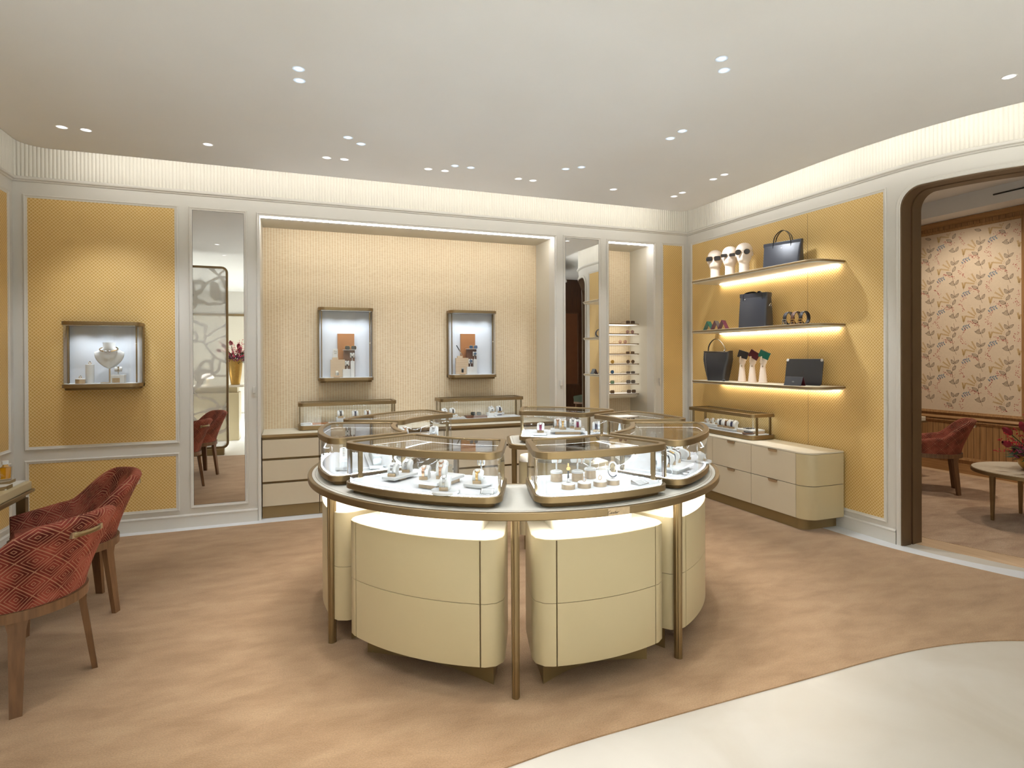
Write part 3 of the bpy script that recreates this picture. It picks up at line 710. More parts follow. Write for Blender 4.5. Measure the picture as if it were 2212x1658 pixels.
MB(*IO).prism(inset(TOL, 0.023), 0.800, ZTOP-0.001).build('top', 'leather_top', isl)
MB(*IO).ring(inset(TOL, 0.040), inset(TOL, 0.0415), ZTOP-0.0015, ZTOP-0.0004).build('top_seam', 'seam', isl)
for a in (-166, -110.4, -66.3, -17, 22.5, 68.8, 103.5, 153.5):
    r = 1.163; x, y = TC[0]+r*math.cos(math.radians(a)), TC[1]+r*math.sin(math.radians(a))
    m = MB(*IO); prof = []
    for k in range(24):
        t = 2*PI*k/24; rr = 0.0195*(1+0.10*math.cos(2*(t-math.radians(a)))) - (0.0025 if k % 6 == 3 else 0); prof.append((x+rr*math.cos(t), y+rr*math.sin(t)))
    m.prism(prof, 0.0, 0.797, top=[(x+(px-x)*1.12, y+(py-y)*1.12) for px, py in prof]); m.build('leg', 'bronze', isl, smooth=25)
for a in (68.8, 103.5):      # inner legs at the opening
    r = 0.76; x, y = TC[0]+r*math.cos(math.radians(a)), TC[1]+r*math.sin(math.radians(a))
    m = MB(*IO); m.lathe([(0.019, 0.0), (0.021, 0.797)], 18, (x, y)); m.build('leg', 'bronze', isl)
# engraved plaque on the edge band
def band_pt(a, z, h): return (TC[0]+(TR+h)*math.cos(math.radians(a)), TC[1]+(TR+h)*math.sin(math.radians(a)), z)
m = MB(*IO); m.grid([[band_pt(-91.2+5.1*i/10, z, h) for i in range(11)] for z, h in ((0.7965, 0.0002), (0.7965, 0.0016), (0.8285, 0.0016), (0.8285, 0.0002))]); m.build('name_plaque', 'brushed_gold', isl)
STROKES = [   # the word on the plaque in slanted script, units of x-height
 [(1.75,2.05),(1.55,2.30),(1.15,2.30),(0.70,1.95),(0.40,1.35),(0.35,0.70),(0.55,0.20),(0.95,0.0),(1.40,0.15),(1.75,0.50)],
 [(2.75,0.85),(2.50,1.0),(2.15,0.85),(1.95,0.45),(2.0,0.10),(2.25,0.0),(2.55,0.25),(2.80,0.95),(2.75,0.30),(2.90,0.02),(3.15,0.20)],
 [(3.15,0.20),(3.45,0.80),(3.55,1.05),(3.50,0.85),(3.75,0.90),(3.85,0.85),(3.75,0.40),(3.80,0.05),(4.05,0.10),(4.30,0.45)],
 [(4.95,1.75),(4.70,1.1),(4.50,0.45),(4.55,0.05),(4.80,0.05),(5.10,0.40)], [(4.40,1.25),(5.25,1.30)],
 [(5.10,0.40),(5.40,0.95),(5.30,0.50),(5.25,0.15),(5.40,0.0),(5.70,0.30)], [(5.58,1.42),(5.62,1.52)],
 [(5.70,0.30),(6.05,0.55),(6.30,0.85),(6.15,1.0),(5.90,0.75),(5.85,0.30),(6.05,0.02),(6.35,0.10),(6.65,0.45)],
 [(6.65,0.45),(6.90,0.90),(7.0,1.08),(6.98,0.88),(7.25,0.95),(7.45,0.85)]]
m = MB(*IO)
for st in STROKES:
    P3 = [band_pt(-90.05+(x+0.28*y-3.9)*0.365, 0.8060+y*0.0058, 0.0020) for x, y in smooth_pts(st, 4)]
    m.tube(P3, 0.00075, 5)
m.build('engraved_name', 'logo_ink', isl)
for a in (-93.9, -88.6+2.8):
    m = MB(*IO); m.grid([[band_pt(a+0.06*i, z, 0.0006) for i in range(2)] for z in (0.797, 0.829)]); m.build('band_joint', 'seam', isl, smooth=0)

for key, (a0, a1) in CASES.items():
    ol = sector(TC, 0.735, 1.185, a0, a1, (0.075, 0.05, 0.05, 0.075))
    posts = []
    for a, sg in ((a0, 1), (a1, -1)):
        ar = math.radians(a); d = 0.016
        for r in (1.085, 0.83):
            posts.append((TC[0]+r*math.cos(ar)-sg*d*math.sin(ar), TC[1]+r*math.sin(ar)+sg*d*math.cos(ar), ar, 0.022))
    glass_case(CASE_LABEL[key], ol, ZTOP, 1.078, posts, group='showcases on the island', uplight=True)

PED_LABEL = {'A': 'curved cream drawer pedestal under the front left of the island', 'B': 'curved cream drawer pedestal under the front right of the island', 'C': 'curved cream drawer pedestal under the right of the island', 'D': 'curved cream drawer pedestal under the left end of the island', 'E': 'curved cream drawer pedestal under the back left of the island', 'F': 'curved cream drawer pedestal under the back of the island', 'G': 'curved cream drawer pedestal under the back right of the island'}
def strip_panels(t, o, ol, classify, z0, z1, name, m, th=0.014):
    inn = inset(ol, th); n = len(ol); cl = [classify(p) for p in ol]
    start = next(i for i in range(n) if cl[i] != cl[i-1])
    i = 0; runs = []
    while i < n:
        j = i
        while j+1 < n and cl[(start+j+1) % n] == cl[(start+i) % n]: j += 1
        runs.append((cl[(start+i) % n], [(start+k) % n for k in range(i, j+1)])); i = j+1
    for c, idx in runs:
        if len(idx) < 2: continue
        keep = [idx[0]]+[idx[k] for k in range(3, len(idx)-1, 3)]+[idx[-1]]
        MB(*o).strip([ol[k] for k in keep], [inn[k] for k in keep], z0, z1).build(name(c), m, t, smooth=40)
for key, (a0, a1) in CASES.items():
    am = (a0+a1)/2; b0, b1 = a0-0.3, a1+0.3
    c = (TC[0]+0.95*math.cos(math.radians(am)), TC[1]+0.95*math.sin(math.radians(am)), 0.0)
    t = thing('island_pedestal', PED_LABEL[key], 'cabinet', c, 0, 'drawer pedestals under the island')
    ol = sector(TC, 0.74, 1.162, b0, b1, (0.085, 0.06, 0.06, 0.085), 0.006)
    core = inset(ol, 0.012)
    MB(*c).prism(core[::4], 0.128, 0.682).build('carcass', 'seam', t)
    def cls(p):
        r = math.hypot(p[0]-TC[0], p[1]-TC[1]); a = math.degrees(math.atan2(p[1]-TC[1], p[0]-TC[0]))
        while a < b0-90: a += 360
        while a > b1+90: a -= 360
        if r > 1.10 and b0+5.2 < a < b1-5.2: return 'front'
        if a <= b0+5.2: return 's0'
        if a >= b1-5.2: return 's1'
        return 'back'
    nm = lambda k: 'drawer_front' if k == 'front' else 'side_panel' if k in ('s0', 's1') else 'back_panel'
    strip_panels(t, c, ol, cls, 0.126, 0.4035, nm, 'cream_lacquer'); strip_panels(t, c, ol, cls, 0.4060, 0.6865, nm, 'cream_lacquer')
    MB(*c).prism(inset(ol, 0.003)[::3], 0.682, 0.688).build('top', 'cream_top', t)
    nk = sector(TC, 0.80, 1.055, a0+5.5, a1-5.5, (0.06, 0.05, 0.05, 0.06))
    MB(*c).prism(nk, 0.688, 0.795).build('riser', 'cream_top', t)
    pl0, pl1 = a0+2.6, a1-2.6; pts = []
    for i in range(25):
        u = i/24; a = math.radians(pl0+(pl1-pl0)*u); r = 1.068-0.115*(1-(2*u-1)**2); pts.append((TC[0]+r*math.cos(a), TC[1]+r*math.sin(a)))
    pts += arc(TC, 0.80, pl1, pl0, 10)
    MB(*c).prism(pts, 0.0, 0.128).build('plinth', 'bronze_paint', t)
    MB(*c).strip(arc(TC, 1.125, a0+1, a1-1, 6), arc(TC, 1.105, a0+1, a1-1, 6), 0.789, 0.7945).build('light_strip', 'table_led', t, smooth=0)

# ------------------------------------------------------------------ drawer counter in the wide alcove
YF = 5.868
def wall_counter(x0, x1, label, cols_rows, end=None):
    t = thing('drawer_counter', label, 'cabinet', ((x0+x1)/2, 6.1, 0), 0, 'drawer units in the wide alcove'); o = ((x0+x1)/2, 6.1, 0)
    MB(*o).box(x0, x1, YF+0.030, YN-0.002, 0.10, 0.752).build('carcass', 'bronze_dark', t, smooth=0)
    MB(*o).box(x0, x1, YF+0.012, YN-0.01, 0.0, 0.108).build('plinth', 'bronze_paint', t, smooth=0)
    for (z0, z1) in ((0.112, 0.318), (0.340, 0.535), (0.557, 0.728)):
        m = MB(*o); m.box(x0+0.002, x1-0.002, YF, YF+0.022, z0, z1); m.build('drawer', 'taupe_lacquer', t, smooth=0, bevel=0.002)
wall_counter(-0.272, 0.231, 'narrow three drawer taupe unit at the left end of the alcove', 1)
wall_counter(0.235, 1.455, 'wide three drawer taupe unit in the middle of the alcove behind the island', 1)
wall_counter(1.459, 2.690, 'wide three drawer taupe unit at the right end of the alcove', 1)
t = thing('countertop', 'cream countertop with bronze edge running across the wide alcove', 'countertop', (1.209, 6.1, 0.752)); o = (1.209, 6.1, 0.752)
MB(*o).box(-0.274, 2.692, YF+0.004, YN-0.002, 0.753, 0.776).build('slab', 'cream_top', t, smooth=0)
MB(*o).box(-0.275, 2.693, YF-0.006, YF+0.006, 0.752, 0.7765).build('edge_strip', 'bronze', t, smooth=0, bevel=0.002)
ZCT = 0.776
def rect_case(x0, x1, y0, y1, z0, zt, label, group=None, r=(0.05, 0.05, 0.03, 0.03), step=False, posts=True, rot=False):
    ol = rrect(x0, x1, y0, y1, r)
    ps = []
    if posts:
        if not rot: ps = [(x0+0.016, y0+0.07, PI/2, 0.018), (x0+0.016, y1-0.05, PI/2, 0.018), (x1-0.016, y0+0.07, PI/2, 0.018), (x1-0.016, y1-0.05, PI/2, 0.018)]
        else: ps = [(x0+0.075, y0+0.016, 0, 0.022), (x1-0.05, y0+0.016, 0, 0.022), (x0+0.075, y1-0.016, 0, 0.022), (x1-0.05, y1-0.016, 0, 0.022)]
    return glass_case(label, ol, z0, zt, ps, group=group, base_h=0.048, step=step)
rect_case(0.045, 1.005, 6.055, 6.335, ZCT, 1.045, 'long low glass case on the left of the alcove countertop', 'glass cases on the counters')
rect_case(1.462, 2.425, 6.055, 6.335, ZCT, 1.045, 'long low glass case on the right of the alcove countertop', 'glass cases on the counters')

# ------------------------------------------------------------------ wall-hung display cases
def wall_case(x0, x1, yw, depth, z0, z1, label, rad):
    """yw = wall plane, case projects towards -Y"""
    y0 = yw-depth; cxm = (x0+x1)/2; t = thing('wall_display_case', label, 'display case', (cxm, yw, z0), 0, 'wall-hung display cases'); o = (cxm, yw, z0)
    ol = rrect(x0, x1, y0, yw-0.001, (rad, rad, 0, 0), 8); h = 0.030
    MB(*o).prism(ol, z1-h, z1).build('top_cap', 'bronze', t, bevel=0.002)
    MB(*o).prism(ol, z0+0.018, z0+0.018+h).build('bottom_cap', 'bronze', t, bevel=0.002)
    MB(*o).prism(inset(ol, 0.018), z0, z0+0.018).build('bottom_step', 'bronze_dark', t)
    MB(*o).prism(inset(ol, 0.012), z0+0.018+h, z0+0.022+h).build('deck', 'white_cloth', t)
    MB(*o).box(x0+0.014, x1-0.014, yw-0.014, yw-0.002, z0+0.03, z1-0.02).build('back_panel', 'display_back', t, smooth=0)
    for xs in (x0, x1-0.012): MB(*o).box(xs, xs+0.012, yw-0.045, yw-0.001, z0+0.018, z1-h).build('side_rail', 'bronze', t, smooth=0, bevel=0.002)
    a = inset(ol, 0.008); b = inset(ol, 0.013); k = len(a)
    # glass runs round the two sides and the front (open towards the wall)
    order = [len(a)-1]+list(range(0, len(a)-1)); 
    A = [a[i] for i in order]; Bq = [b[i] for i in order]
    A[0] = (A[0][0], yw-0.045); Bq[0] = (Bq[0][0], yw-0.045); A[-1] = (A[-1][0], yw-0.045); Bq[-1] = (Bq[-1][0], yw-0.045)
    MB(*o).strip(A, Bq, z0+0.04, z1-h+0.004).build('glass_front', 'glass', t)
    for xs in (x0+0.03, x1-0.04):
        MB(*o).box(xs, xs+0.010, y0+rad+0.015, y0+rad+0.025, z0+0.046, z1-h).build('mullion', 'bronze', t, smooth=0)
    MB(*o).box(x0+0.03, x1-0.03, y0+0.02, yw-0.016, z1-h-0.006, z1-h).build('lamp_plate', 'steel', t, smooth=0)
    for k in range(3):
        xs = x0+(x1-x0)*(0.2+0.3*k); light('case_spot', 'SPOT', (xs, y0+0.05, z1-h-0.012), P_CASE_SPOT, COOL, t, aim=(xs, yw-0.05, z0), spot_size=math.radians(120), spot_blend=0.8, shadow_soft_size=0.012)
    return t
wall_case(-1.750, -1.200, YB, 0.215, 1.238, 1.796, 'wide wall case with a necklace bust on yellow wallpaper', 0.075)
wall_case(0.240, 0.792, YN, 0.185, 1.236, 2.003, 'tall wall case with tan panel on the left of the alcove', 0.07)
wall_case(1.608, 2.150, YN, 0.185, 1.246, 2.005, 'tall wall case with a pen display on the right of the alcove', 0.07)

# ------------------------------------------------------------------ tall mirrors
def tall_mirror(u0, u1, label):
    t = thing('wall_mirror', label, 'mirror', ((u0+u1)/2, YB, 0.16), 0, 'tall wall mirrors'); o = ((u0+u1)/2, YB, 0.16)
    mb = MB(*o); rect_sweep(mb, u0, u1, 0.16, 2.835, MOULD, fnB); mb.build('frame', 'wall_paint', t, smooth=30)
    MB(*o).box(u0+0.026, u1-0.026, YB-0.004, YB-0.0005, 0.186, 2.809).build('glass', 'mirror', t, smooth=0)
    mb = MB(*o); rect_sweep(mb, u0+0.026, u1-0.026, 0.186, 2.809, [(0, 0.0045), (0.003, 0.0045)], fnB); mb.build('edge_line', 'dark_slot', t, smooth=0)
tall_mirror(-0.857, -0.387, 'tall narrow mirror left of the wide alcove reflecting red chairs'); tall_mirror(2.804, 3.276, 'tall narrow mirror between the wide alcove and the sunglasses rack')

# ------------------------------------------------------------------ cabinet on the right wall
CX0, CY0 = 4.042, 3.697; CYE = 5.50
t = thing('drawer_cabinet', 'low beige four drawer cabinet with rounded corner against the yellow wall', 'cabinet', (4.25, 4.6, 0)); o = (4.25, 4.6, 0)
XW = XR-0.022
ol = rrect(CX0, XW, CY0, CYE, (0.115, 0, 0, 0.03), 10)
MB(*o).prism(inset(ol, 0.010), 0.105, 0.655).build('carcass', 'dark_slot', t)
MB(*o).prism(ol, 0.654, 0.668).build('top', 'cream_top', t, bevel=0.002)
for (z0, z1) in ((0.100, 0.3805), (0.3855, 0.652)):
    cor = ol[:11]      # rounded near corner
    A = [(XW-0.002, CY0)]+cor[::-1][0:0]
    seg = [(XW-0.002, CY0)]+[p for p in cor[::-1]]; seg = seg+[(CX0, CY0+0.130)]
    inn = [(p[0], p[1]+0.016) if k == 0 else (p[0]+0.016*((CX0+0.115-p[0])/0.115 if p[0] < CX0+0.115 else 0), p[1]+0.016*((CY0+0.115-p[1])/0.115 if p[1] < CY0+0.115 else 0)) for k, p in enumerate(seg)]
    MB(*o).strip(seg, inn, z0, z1).build('corner_panel', 'cream_lacquer', t, smooth=40)
    for (ya, yb) in ((CY0+0.134, 4.350), (4.354, 4.890), (4.894, 5.47)):
        d = MB(*o).box(CX0, CX0+0.018, ya, yb, z0, z1).build('drawer', 'taupe_lacquer', t, smooth=0, bevel=0.0015)
        ym = (ya+yb)/2-0.005
        mb = MB(*o); mb.prism(rrect(ym-0.052, ym+0.052, -0.001, 0.024, (0.001, 0.001, 0.018, 0.018), 4), 0, 0.004)
        mb.v = [(CX0-0.016+p[2]*0-o[0]+0.014-0.010*0, p[0]+o[0]-o[1], z1-o[2]-(p[1]+o[1])) if False else p for p in mb.v]
        mb2 = MB(*o); prof = rrect(ym-0.052, ym+0.052, 0, 0.026, (0.0, 0.0, 0.018, 0.018), 4)
        mb2.add([(CX0-0.007, y_, z1+0.003-v_) for y_, v_ in prof]+[(CX0-0.003, y_, z1+0.003-v_) for y_, v_ in prof], [tuple(range(len(prof))), tuple(range(2*len(prof)-1, len(prof)-1, -1))]+[(i, (i+1) % len(prof), len(prof)+(i+1) % len(prof), len(prof)+i) for i in range(len(prof))])
        mb2.box(CX0-0.007, CX0+0.012, ym-0.052, ym+0.052, z1-0.0005, z1+0.0035)
        h = mb2.build('pull', 'brushed_gold', d, smooth=30)
MB(*o).prism(rrect(4.072, XW, 3.775, CYE-0.02, (0.07, 0, 0, 0.03), 8), 0.0, 0.106).build('plinth', 'bronze_paint', t)
rect_case(4.150, 4.440, 4.455, 5.445, 0.668, 0.922, 'long glass case of watches on the low beige cabinet', 'glass cases on the counters', r=(0.05, 0.02, 0.02, 0.05), rot=True)

# ------------------------------------------------------------------ shelves on the right wall
def wall_shelf(zt, label):
    t = thing('wall_shelf', label, 'shelf', (4.29, 4.5, zt-0.03), 0, 'lit shelves on the yellow wall'); o = (4.29, 4.5, zt-0.03)
    ol = rrect(4.112, XR-0.004, 3.690, 5.335, (0.14, 0, 0, 0.05), 10)
    MB(*o).prism(inset(ol, 0.008), zt-0.004, zt).build('top', 'cream_top', t)
    MB(*o).prism(ol, zt-0.018, zt-0.003).build('edge', 'bronze', t, bevel=0.002)
    MB(*o).prism(inset(ol, 0.010), zt-0.030, zt-0.018).build('underside', 'cream_top', t)
    MB(*o).box(4.435, 4.452, 3.745, 5.24, zt-0.0385, zt-0.0305).build('light_strip', 'shelf_led', t, smooth=0)
    MB(*o).box(4.150, 4.1530, 3.86, 5.22, zt-0.0312, zt-0.0300).build('painted_light_line', 'white_gloss', t, smooth=0)  # white strip painted in for the thin line of light near the front
SH = (2.314, 1.768, 1.225)
wall_shelf(SH[0], 'top lit shelf on the yellow wall with heads and a tote'); wall_shelf(SH[1], 'middle lit shelf on the yellow wall with belts'); wall_shelf(SH[2], 'bottom lit shelf on the yellow wall with display hands')

# sunglasses rack in the narrow niche
RZ = [1.883, 1.764, 1.644, 1.522, 1.401, 1.279, 1.160, 1.041]
ORD = ['top', 'second', 'third', 'fourth', 'fifth', 'sixth', 'seventh', 'lowest']
for i, z in enumerate(RZ):
    t = thing('eyewear_shelf', ORD[i]+' slim white lit shelf of the sunglasses niche'+(' counted from above' if 0 < i < 7 else ''), 'shelf', (3.66, 6.2, z-0.012), 0, 'slim shelves of the sunglasses niche'); o = (3.66, 6.2, z-0.012)
    ol = rrect(3.386, 3.945, 6.075, YN-0.002, (0.0, 0.03, 0, 0), 5)
    MB(*o).prism(ol, z-0.012, z-0.001).build('edge', 'bronze', t, bevel=0.001)
    MB(*o).prism(inset(ol, 0.004), z-0.002, z).build('top', 'white_gloss', t)
    MB(*o).prism(inset(ol, 0.02), z-0.014, z-0.012).build('light_panel', 'rack_led', t)
    if i == 7:
        m = MB(*o); m.prism(rrect(3.386, 3.915, 6.105, YN-0.002, (0.0, 0.04, 0, 0), 5), z-0.050, z-0.014, top=rrect(3.386, 3.942, 6.078, YN-0.002, (0.0, 0.03, 0, 0), 5)); m.build('apron', 'cream_top', t)
# ------------------------------------------------------------------ jewellery and watches
PROF = [(0.004, 0.0), (0.0, 0.013), (-0.004, 0.026), (-0.002, 0.040), (0.006, 0.050), (0.018, 0.056), (0.036, 0.0605), (0.052, 0.060), (0.062, 0.054), (0.065, 0.045), (0.061, 0.037), (0.052, 0.033), (0.050, 0.025), (0.050, 0.0)]
PROFS = smooth_pts(PROF, 3)
_cm = {}
def cushion_mesh(wd):
    if wd in _cm: return _cm[wd]
    rows = []; n = 6
    for i in range(n+1):
        u = -1+2*i/n; k = 1-0.10*abs(u)**4; x = wd/2*u
        rows.append([(x, 0.03+(y-0.03)*k, z*k if z > 0.012 else z) for y, z in PROFS])
    m = MB(); m.grid(rows, closed_v=True); nn = len(PROFS)
    m.f.append(tuple(range(nn))); m.f.append(tuple(range(n*nn+nn-1, n*nn-1, -1))); m.mi += [0, 0]
    b = MB(); b.box(-wd*0.44, wd*0.44, -0.006, 0.012, 0.0, 0.015)
    _cm[wd] = (m.mesh('pad', 'white_leather', 40), b.mesh('foot', 'brushed_gold', 0)); return _cm[wd]
_wm = {}
def band_mesh(wd, mname, y_end=0.034):
    k = ('b', wd, mname)
    if k not in _wm:
        P_ = [(y-0.0035 if z < 0.05 else y, z+(0.0035 if z > 0.03 else 0.0)) for y, z in PROFS if (z > 0.012 and y < y_end)]
        rows = [[(x, y, z) for y, z in P_] for x in (-wd/2, wd/2)]
        rows += [[(x, y+0.0025, z-0.0012) for y, z in P_] for x in (wd/2, -wd/2)]
        m = MB(); m.grid(rows, closed_u=True); _wm[k] = m.mesh('strap', mname, 30)
    return _wm[k]
def _headmesh(kind, mname):
    k = ('h', kind, mname)
    if k not in _wm:
        m = MB()
        if kind == 'round': m.lathe([(0.0, 0.0), (0.0115, 0.0), (0.0125, 0.002), (0.0125, 0.0045), (0.011, 0.006), (0.0, 0.006)], 18)
        else: m.prism(rrect(-0.0095, 0.0095, -0.0125, 0.0125, 0.004, 3), 0, 0.006)
        _wm[k] = m.mesh('case', mname, 30)
        d = MB()
        if kind == 'round': d.lathe([(0.0, 0.0061), (0.0095, 0.0061), (0.0095, 0.0066), (0.0, 0.0066)], 16)
        else: d.prism(rrect(-0.0072, 0.0072, -0.0100, 0.0100, 0.003, 3), 0.0058, 0.0066)
        _wm[('d', kind)] = d.mesh('dial', 'dial', 0)
    return _wm[k], _wm[('d', kind)]
def put(me, name, parent, M_=None):
    o = bpy.data.objects.new(name, me); COL.objects.link(o); o.parent = parent
    if M_ is not None: o.matrix_local = M_
    return o
def cushion(x, y, z, rz, label, s=1.0, wd=0.044, group='watch cushions'):
    t = thing('watch_cushion', label, 'display stand', (x, y, z), rz, group); t.scale = (s, s, s)
    p, f_ = cushion_mesh(wd); put(p, 'pad', t); put(f_, 'foot', t); return t
def watch(x, y, z, rz, label, strap='steel', case='steel', kind='round', s=1.0, wd=0.012, head=True, group='watches on cushions', cat='watch', name='wrist_watch'):
    t = thing(name, label, cat, (x, y, z), rz, group); t.scale = (s, s, s)
    put(band_mesh(wd, strap), 'strap' if head else 'bangle', t)
    if head:
        c, d = _headmesh(kind, case); Mx = Matrix.Translation((0, 0.0115, 0.0555)) @ Matrix.Rotation(math.radians(24), 4, 'X')
        co = put(c, 'case', t, Mx); put(d, 'dial', co)
    return t
def set_(x, y, z, rz, what, where, strap='steel', case='steel', kind='round', s=1.0, wd=0.044, ww=0.012, head=True, cat='watch', name='wrist_watch'):
    """a cushion with the watch or bracelet it carries"""
    cushion(x, y, z, rz, 'white cushion holding '+what+' '+where, s, wd)
    return watch(x, y, z, rz, what+' '+where, strap, case, kind, s, ww, head, cat=cat, name=name)
def plate(x, y, z0, w, d, h, rz, label, m='white_gloss', under=None, name='display_riser', cat='display stand', r=0.003):
    t = thing(name, label, cat, (x, y, z0), rz, 'display risers')
    zz = 0.0
    if under:
        uw, ud, uh, um = under; MB().box(-uw/2, uw/2, -ud/2, ud/2, 0, uh).build('plinth', um, t, smooth=0, bevel=0.001); zz = uh
    MB().prism(rrect(-w/2, w/2, -d/2, d/2, r, 3), zz, zz+h).build('board', m, t, bevel=0.001)
    return t
def disc(x, y, z, r, h, label, m='white_gloss'):
    t = tag(MB().lathe([(r-0.002, 0), (r, 0.002), (r, h-0.002), (r-0.002, h)], 32).build('display_disc', m), label, 'display stand', 'display risers'); t.location = (x, y, z); return t
def card(x, y, z, rz, label, w=0.062, d=0.045):
    t = thing('price_card', label, 'card stand', (x, y, z), rz, 'price cards')
    MB().add([(-w/2, 0, 0), (w/2, 0, 0), (w/2, d, 0), (-w/2, d, 0), (-w/2, 0, 0.003), (w/2, 0, 0.003), (w/2, d, 0.020), (-w/2, d, 0.020)], [(3,2,1,0),(4,5,6,7),(0,1,5,4),(1,2,6,5),(2,3,7,6),(3,0,4,7)]).build('wedge', 'steel', t, smooth=0)
    sl = 0.017/d
    def q(u0, u1, v0, v1, e): return [(u0, v0, 0.003+sl*v0+e), (u1, v0, 0.003+sl*v0+e), (u1, v1, 0.003+sl*v1+e), (u0, v1, 0.003+sl*v1+e)]
    MB().add(q(-w/2+0.003, w/2-0.003, 0.003, d-0.003, 0.0006), [(0,1,2,3)]).build('card', 'paper_card', t, smooth=0)
    m = MB()
    for k in range(5): m.add(q(-w/2+0.008, w/2-0.012-0.006*(k % 2), 0.008+0.006*k, 0.0095+0.006*k, 0.0009), [(0,1,2,3)])
    m.build('printed_lines', 'card_print', t, smooth=0); return t

ZD = ZTOP+0.055      # deck of the island cases
# rotation: local -Y is the front of a cushion; make it face the given compass angle (deg)
def face(a): return math.radians(a)+PI/2
# --- case A
aA = -128
plate(0.500, 2.930, ZD, 0.175, 0.085, 0.012, math.radians(38), 'narrow white riser at the left of the front left showcase', under=(0.05, 0.04, 0.012, 'brushed_gold'))
set_(0.452, 2.895, ZD+0.024, face(-118), 'steel bracelet watch', 'at the left end of the narrow riser', 'steel', 'steel', 'square', 1.0)
set_(0.535, 2.968, ZD+0.024, face(-118), 'steel bracelet watch', 'at the back end of the narrow riser', 'steel', 'steel', 'square', 1.0)
plate(0.655, 2.735, ZD, 0.235, 0.135, 0.014, math.radians(42), 'wide white riser on a gold block in the front left showcase', under=(0.20, 0.10, 0.022, 'brushed_gold'))
set_(0.570, 2.705, ZD+0.036, face(-118), 'rose gold bracelet watch', 'on the left of the gold based riser', 'rose_gold', 'rose_gold', 'square', 1.0)
set_(0.672, 2.785, ZD+0.036, face(-118), 'rose gold bracelet watch', 'at the back of the gold based riser', 'rose_gold', 'rose_gold', 'round', 1.08)
set_(0.648, 2.692, ZD+0.036, face(-118), 'rose gold bracelet watch', 'at the front of the gold based riser', 'rose_gold', 'rose_gold', 'square', 1.0)
disc(0.640, 2.565, ZD, 0.066, 0.014, 'round white disc at the front of the front left showcase')
set_(0.628, 2.545, ZD+0.014, face(-118), 'dark steel bracelet watch', 'on the round white disc', 'steel', 'steel', 'square', 1.02)
plate(0.815, 2.625, ZD, 0.11, 0.10, 0.012, math.radians(42), 'square white riser at the right of the front left showcase', under=(0.09, 0.08, 0.008, 'white_gloss'))
set_(0.800, 2.600, ZD+0.020, face(-118), 'yellow gold bracelet watch', 'on the square white riser', 'gold', 'gold', 'round', 1.0)
card(0.800, 2.452, ZD, math.radians(-24), 'silver wedge with a printed price card in the front left showcase')
def tbar(x, y, z, h, rz, label, R=0.020, w=0.05, m='white_leather'):
    t = thing('bracelet_bar', label, 'display stand', (x, y, z), rz, 'bracelet bars')
    MB().lathe([(0.016, 0), (0.016, 0.003), (0.004, 0.005), (0.004, h-R)], 14).build('stem', 'white_gloss', t)
    m_ = MB(); m_.tube([(-w/2, 0, h), (-w/2+0.003, 0, h), (w/2-0.003, 0, h), (w/2, 0, h)], [R*0.9, R, R, R*0.9], 18); m_.build('roll', m, t); return t
def bangle(x, y, z, rz, label, R=0.0215, m='gold', w=0.0018, dial=None, name='bracelet', cat='bracelet'):
    t = thing(name, label, cat, (x, y, z), rz, 'bracelets on bars')
    MB().tube([(0, R*math.cos(2*PI*k/20), R*math.sin(2*PI*k/20)) for k in range(20)], w, 6, closed=True, flat=(1.6, 1)).build('band', m, t)
    if dial:
        MB().lathe([(0.0, 0.0), (0.009, 0.0), (0.0095, 0.003), (0.007, 0.005), (0.0, 0.005)], 14).xf(Matrix.Translation((0, -R-0.0005, 0.004)) @ Matrix.Rotation(PI/2, 4, 'X')).build('case', dial, t)
        MB().lathe([(0.0, 0.0052), (0.006, 0.0052), (0.0, 0.0056)], 12).xf(Matrix.Translation((0, -R-0.0005, 0.004)) @ Matrix.Rotation(PI/2, 4, 'X')).build('dial', 'dial', t)
    return t
tbar(0.885, 2.80, ZD, 0.088, face(-112), 'white bracelet roll on a stem behind the gold watch', 0.022, 0.036)
for k, dx in enumerate((-0.010, 0.006)):
    a = face(-112); bangle(0.885+dx*math.cos(a), 2.80+dx*math.sin(a), ZD+0.088, a, ('left' if k == 0 else 'right')+' thin gold bangle on the roll behind the gold watch', 0.0235, 'gold')
# --- case B: drums
def drum(x, y, z, r, h, label):
    t = thing('drum_stand', label, 'display stand', (x, y, z), 0, 'gold drum stands')
    MB().lathe([(r, 0), (r, h*0.78)], 32).build('side', 'brushed_gold', t); MB().lathe([(r, h*0.78), (r+0.0006, h*0.79), (r+0.0006, h-0.003), (r-0.003, h)], 32).build('cap', 'white_leather', t); return t
fb = face(-108)
TALL = [(1.208, 2.600, 0.052, 'tall gold drum at the left with a watch roll'), (1.306, 2.566, 0.052, 'tall gold drum in the middle with two bangles'), (1.396, 2.603, 0.052, 'tall gold drum at the back right of the drums')]
for i, (x, y, h_, lb) in enumerate(TALL): drum(x, y, ZD, 0.029, h_, lb+' in the front right showcase')
tbar(1.208, 2.600, ZD+0.052, 0.062, fb, 'white roll on the left tall drum', 0.024, 0.046); bangle(1.208+0.004, 2.600, ZD+0.052+0.062, fb, 'rose gold bangle watch on the left tall drum', 0.0255, 'rose_gold', 0.0018, 'rose_gold', 'wrist_watch', 'watch')
tbar(1.306, 2.566, ZD+0.052, 0.062, fb, 'white roll on the middle tall drum', 0.024, 0.066)
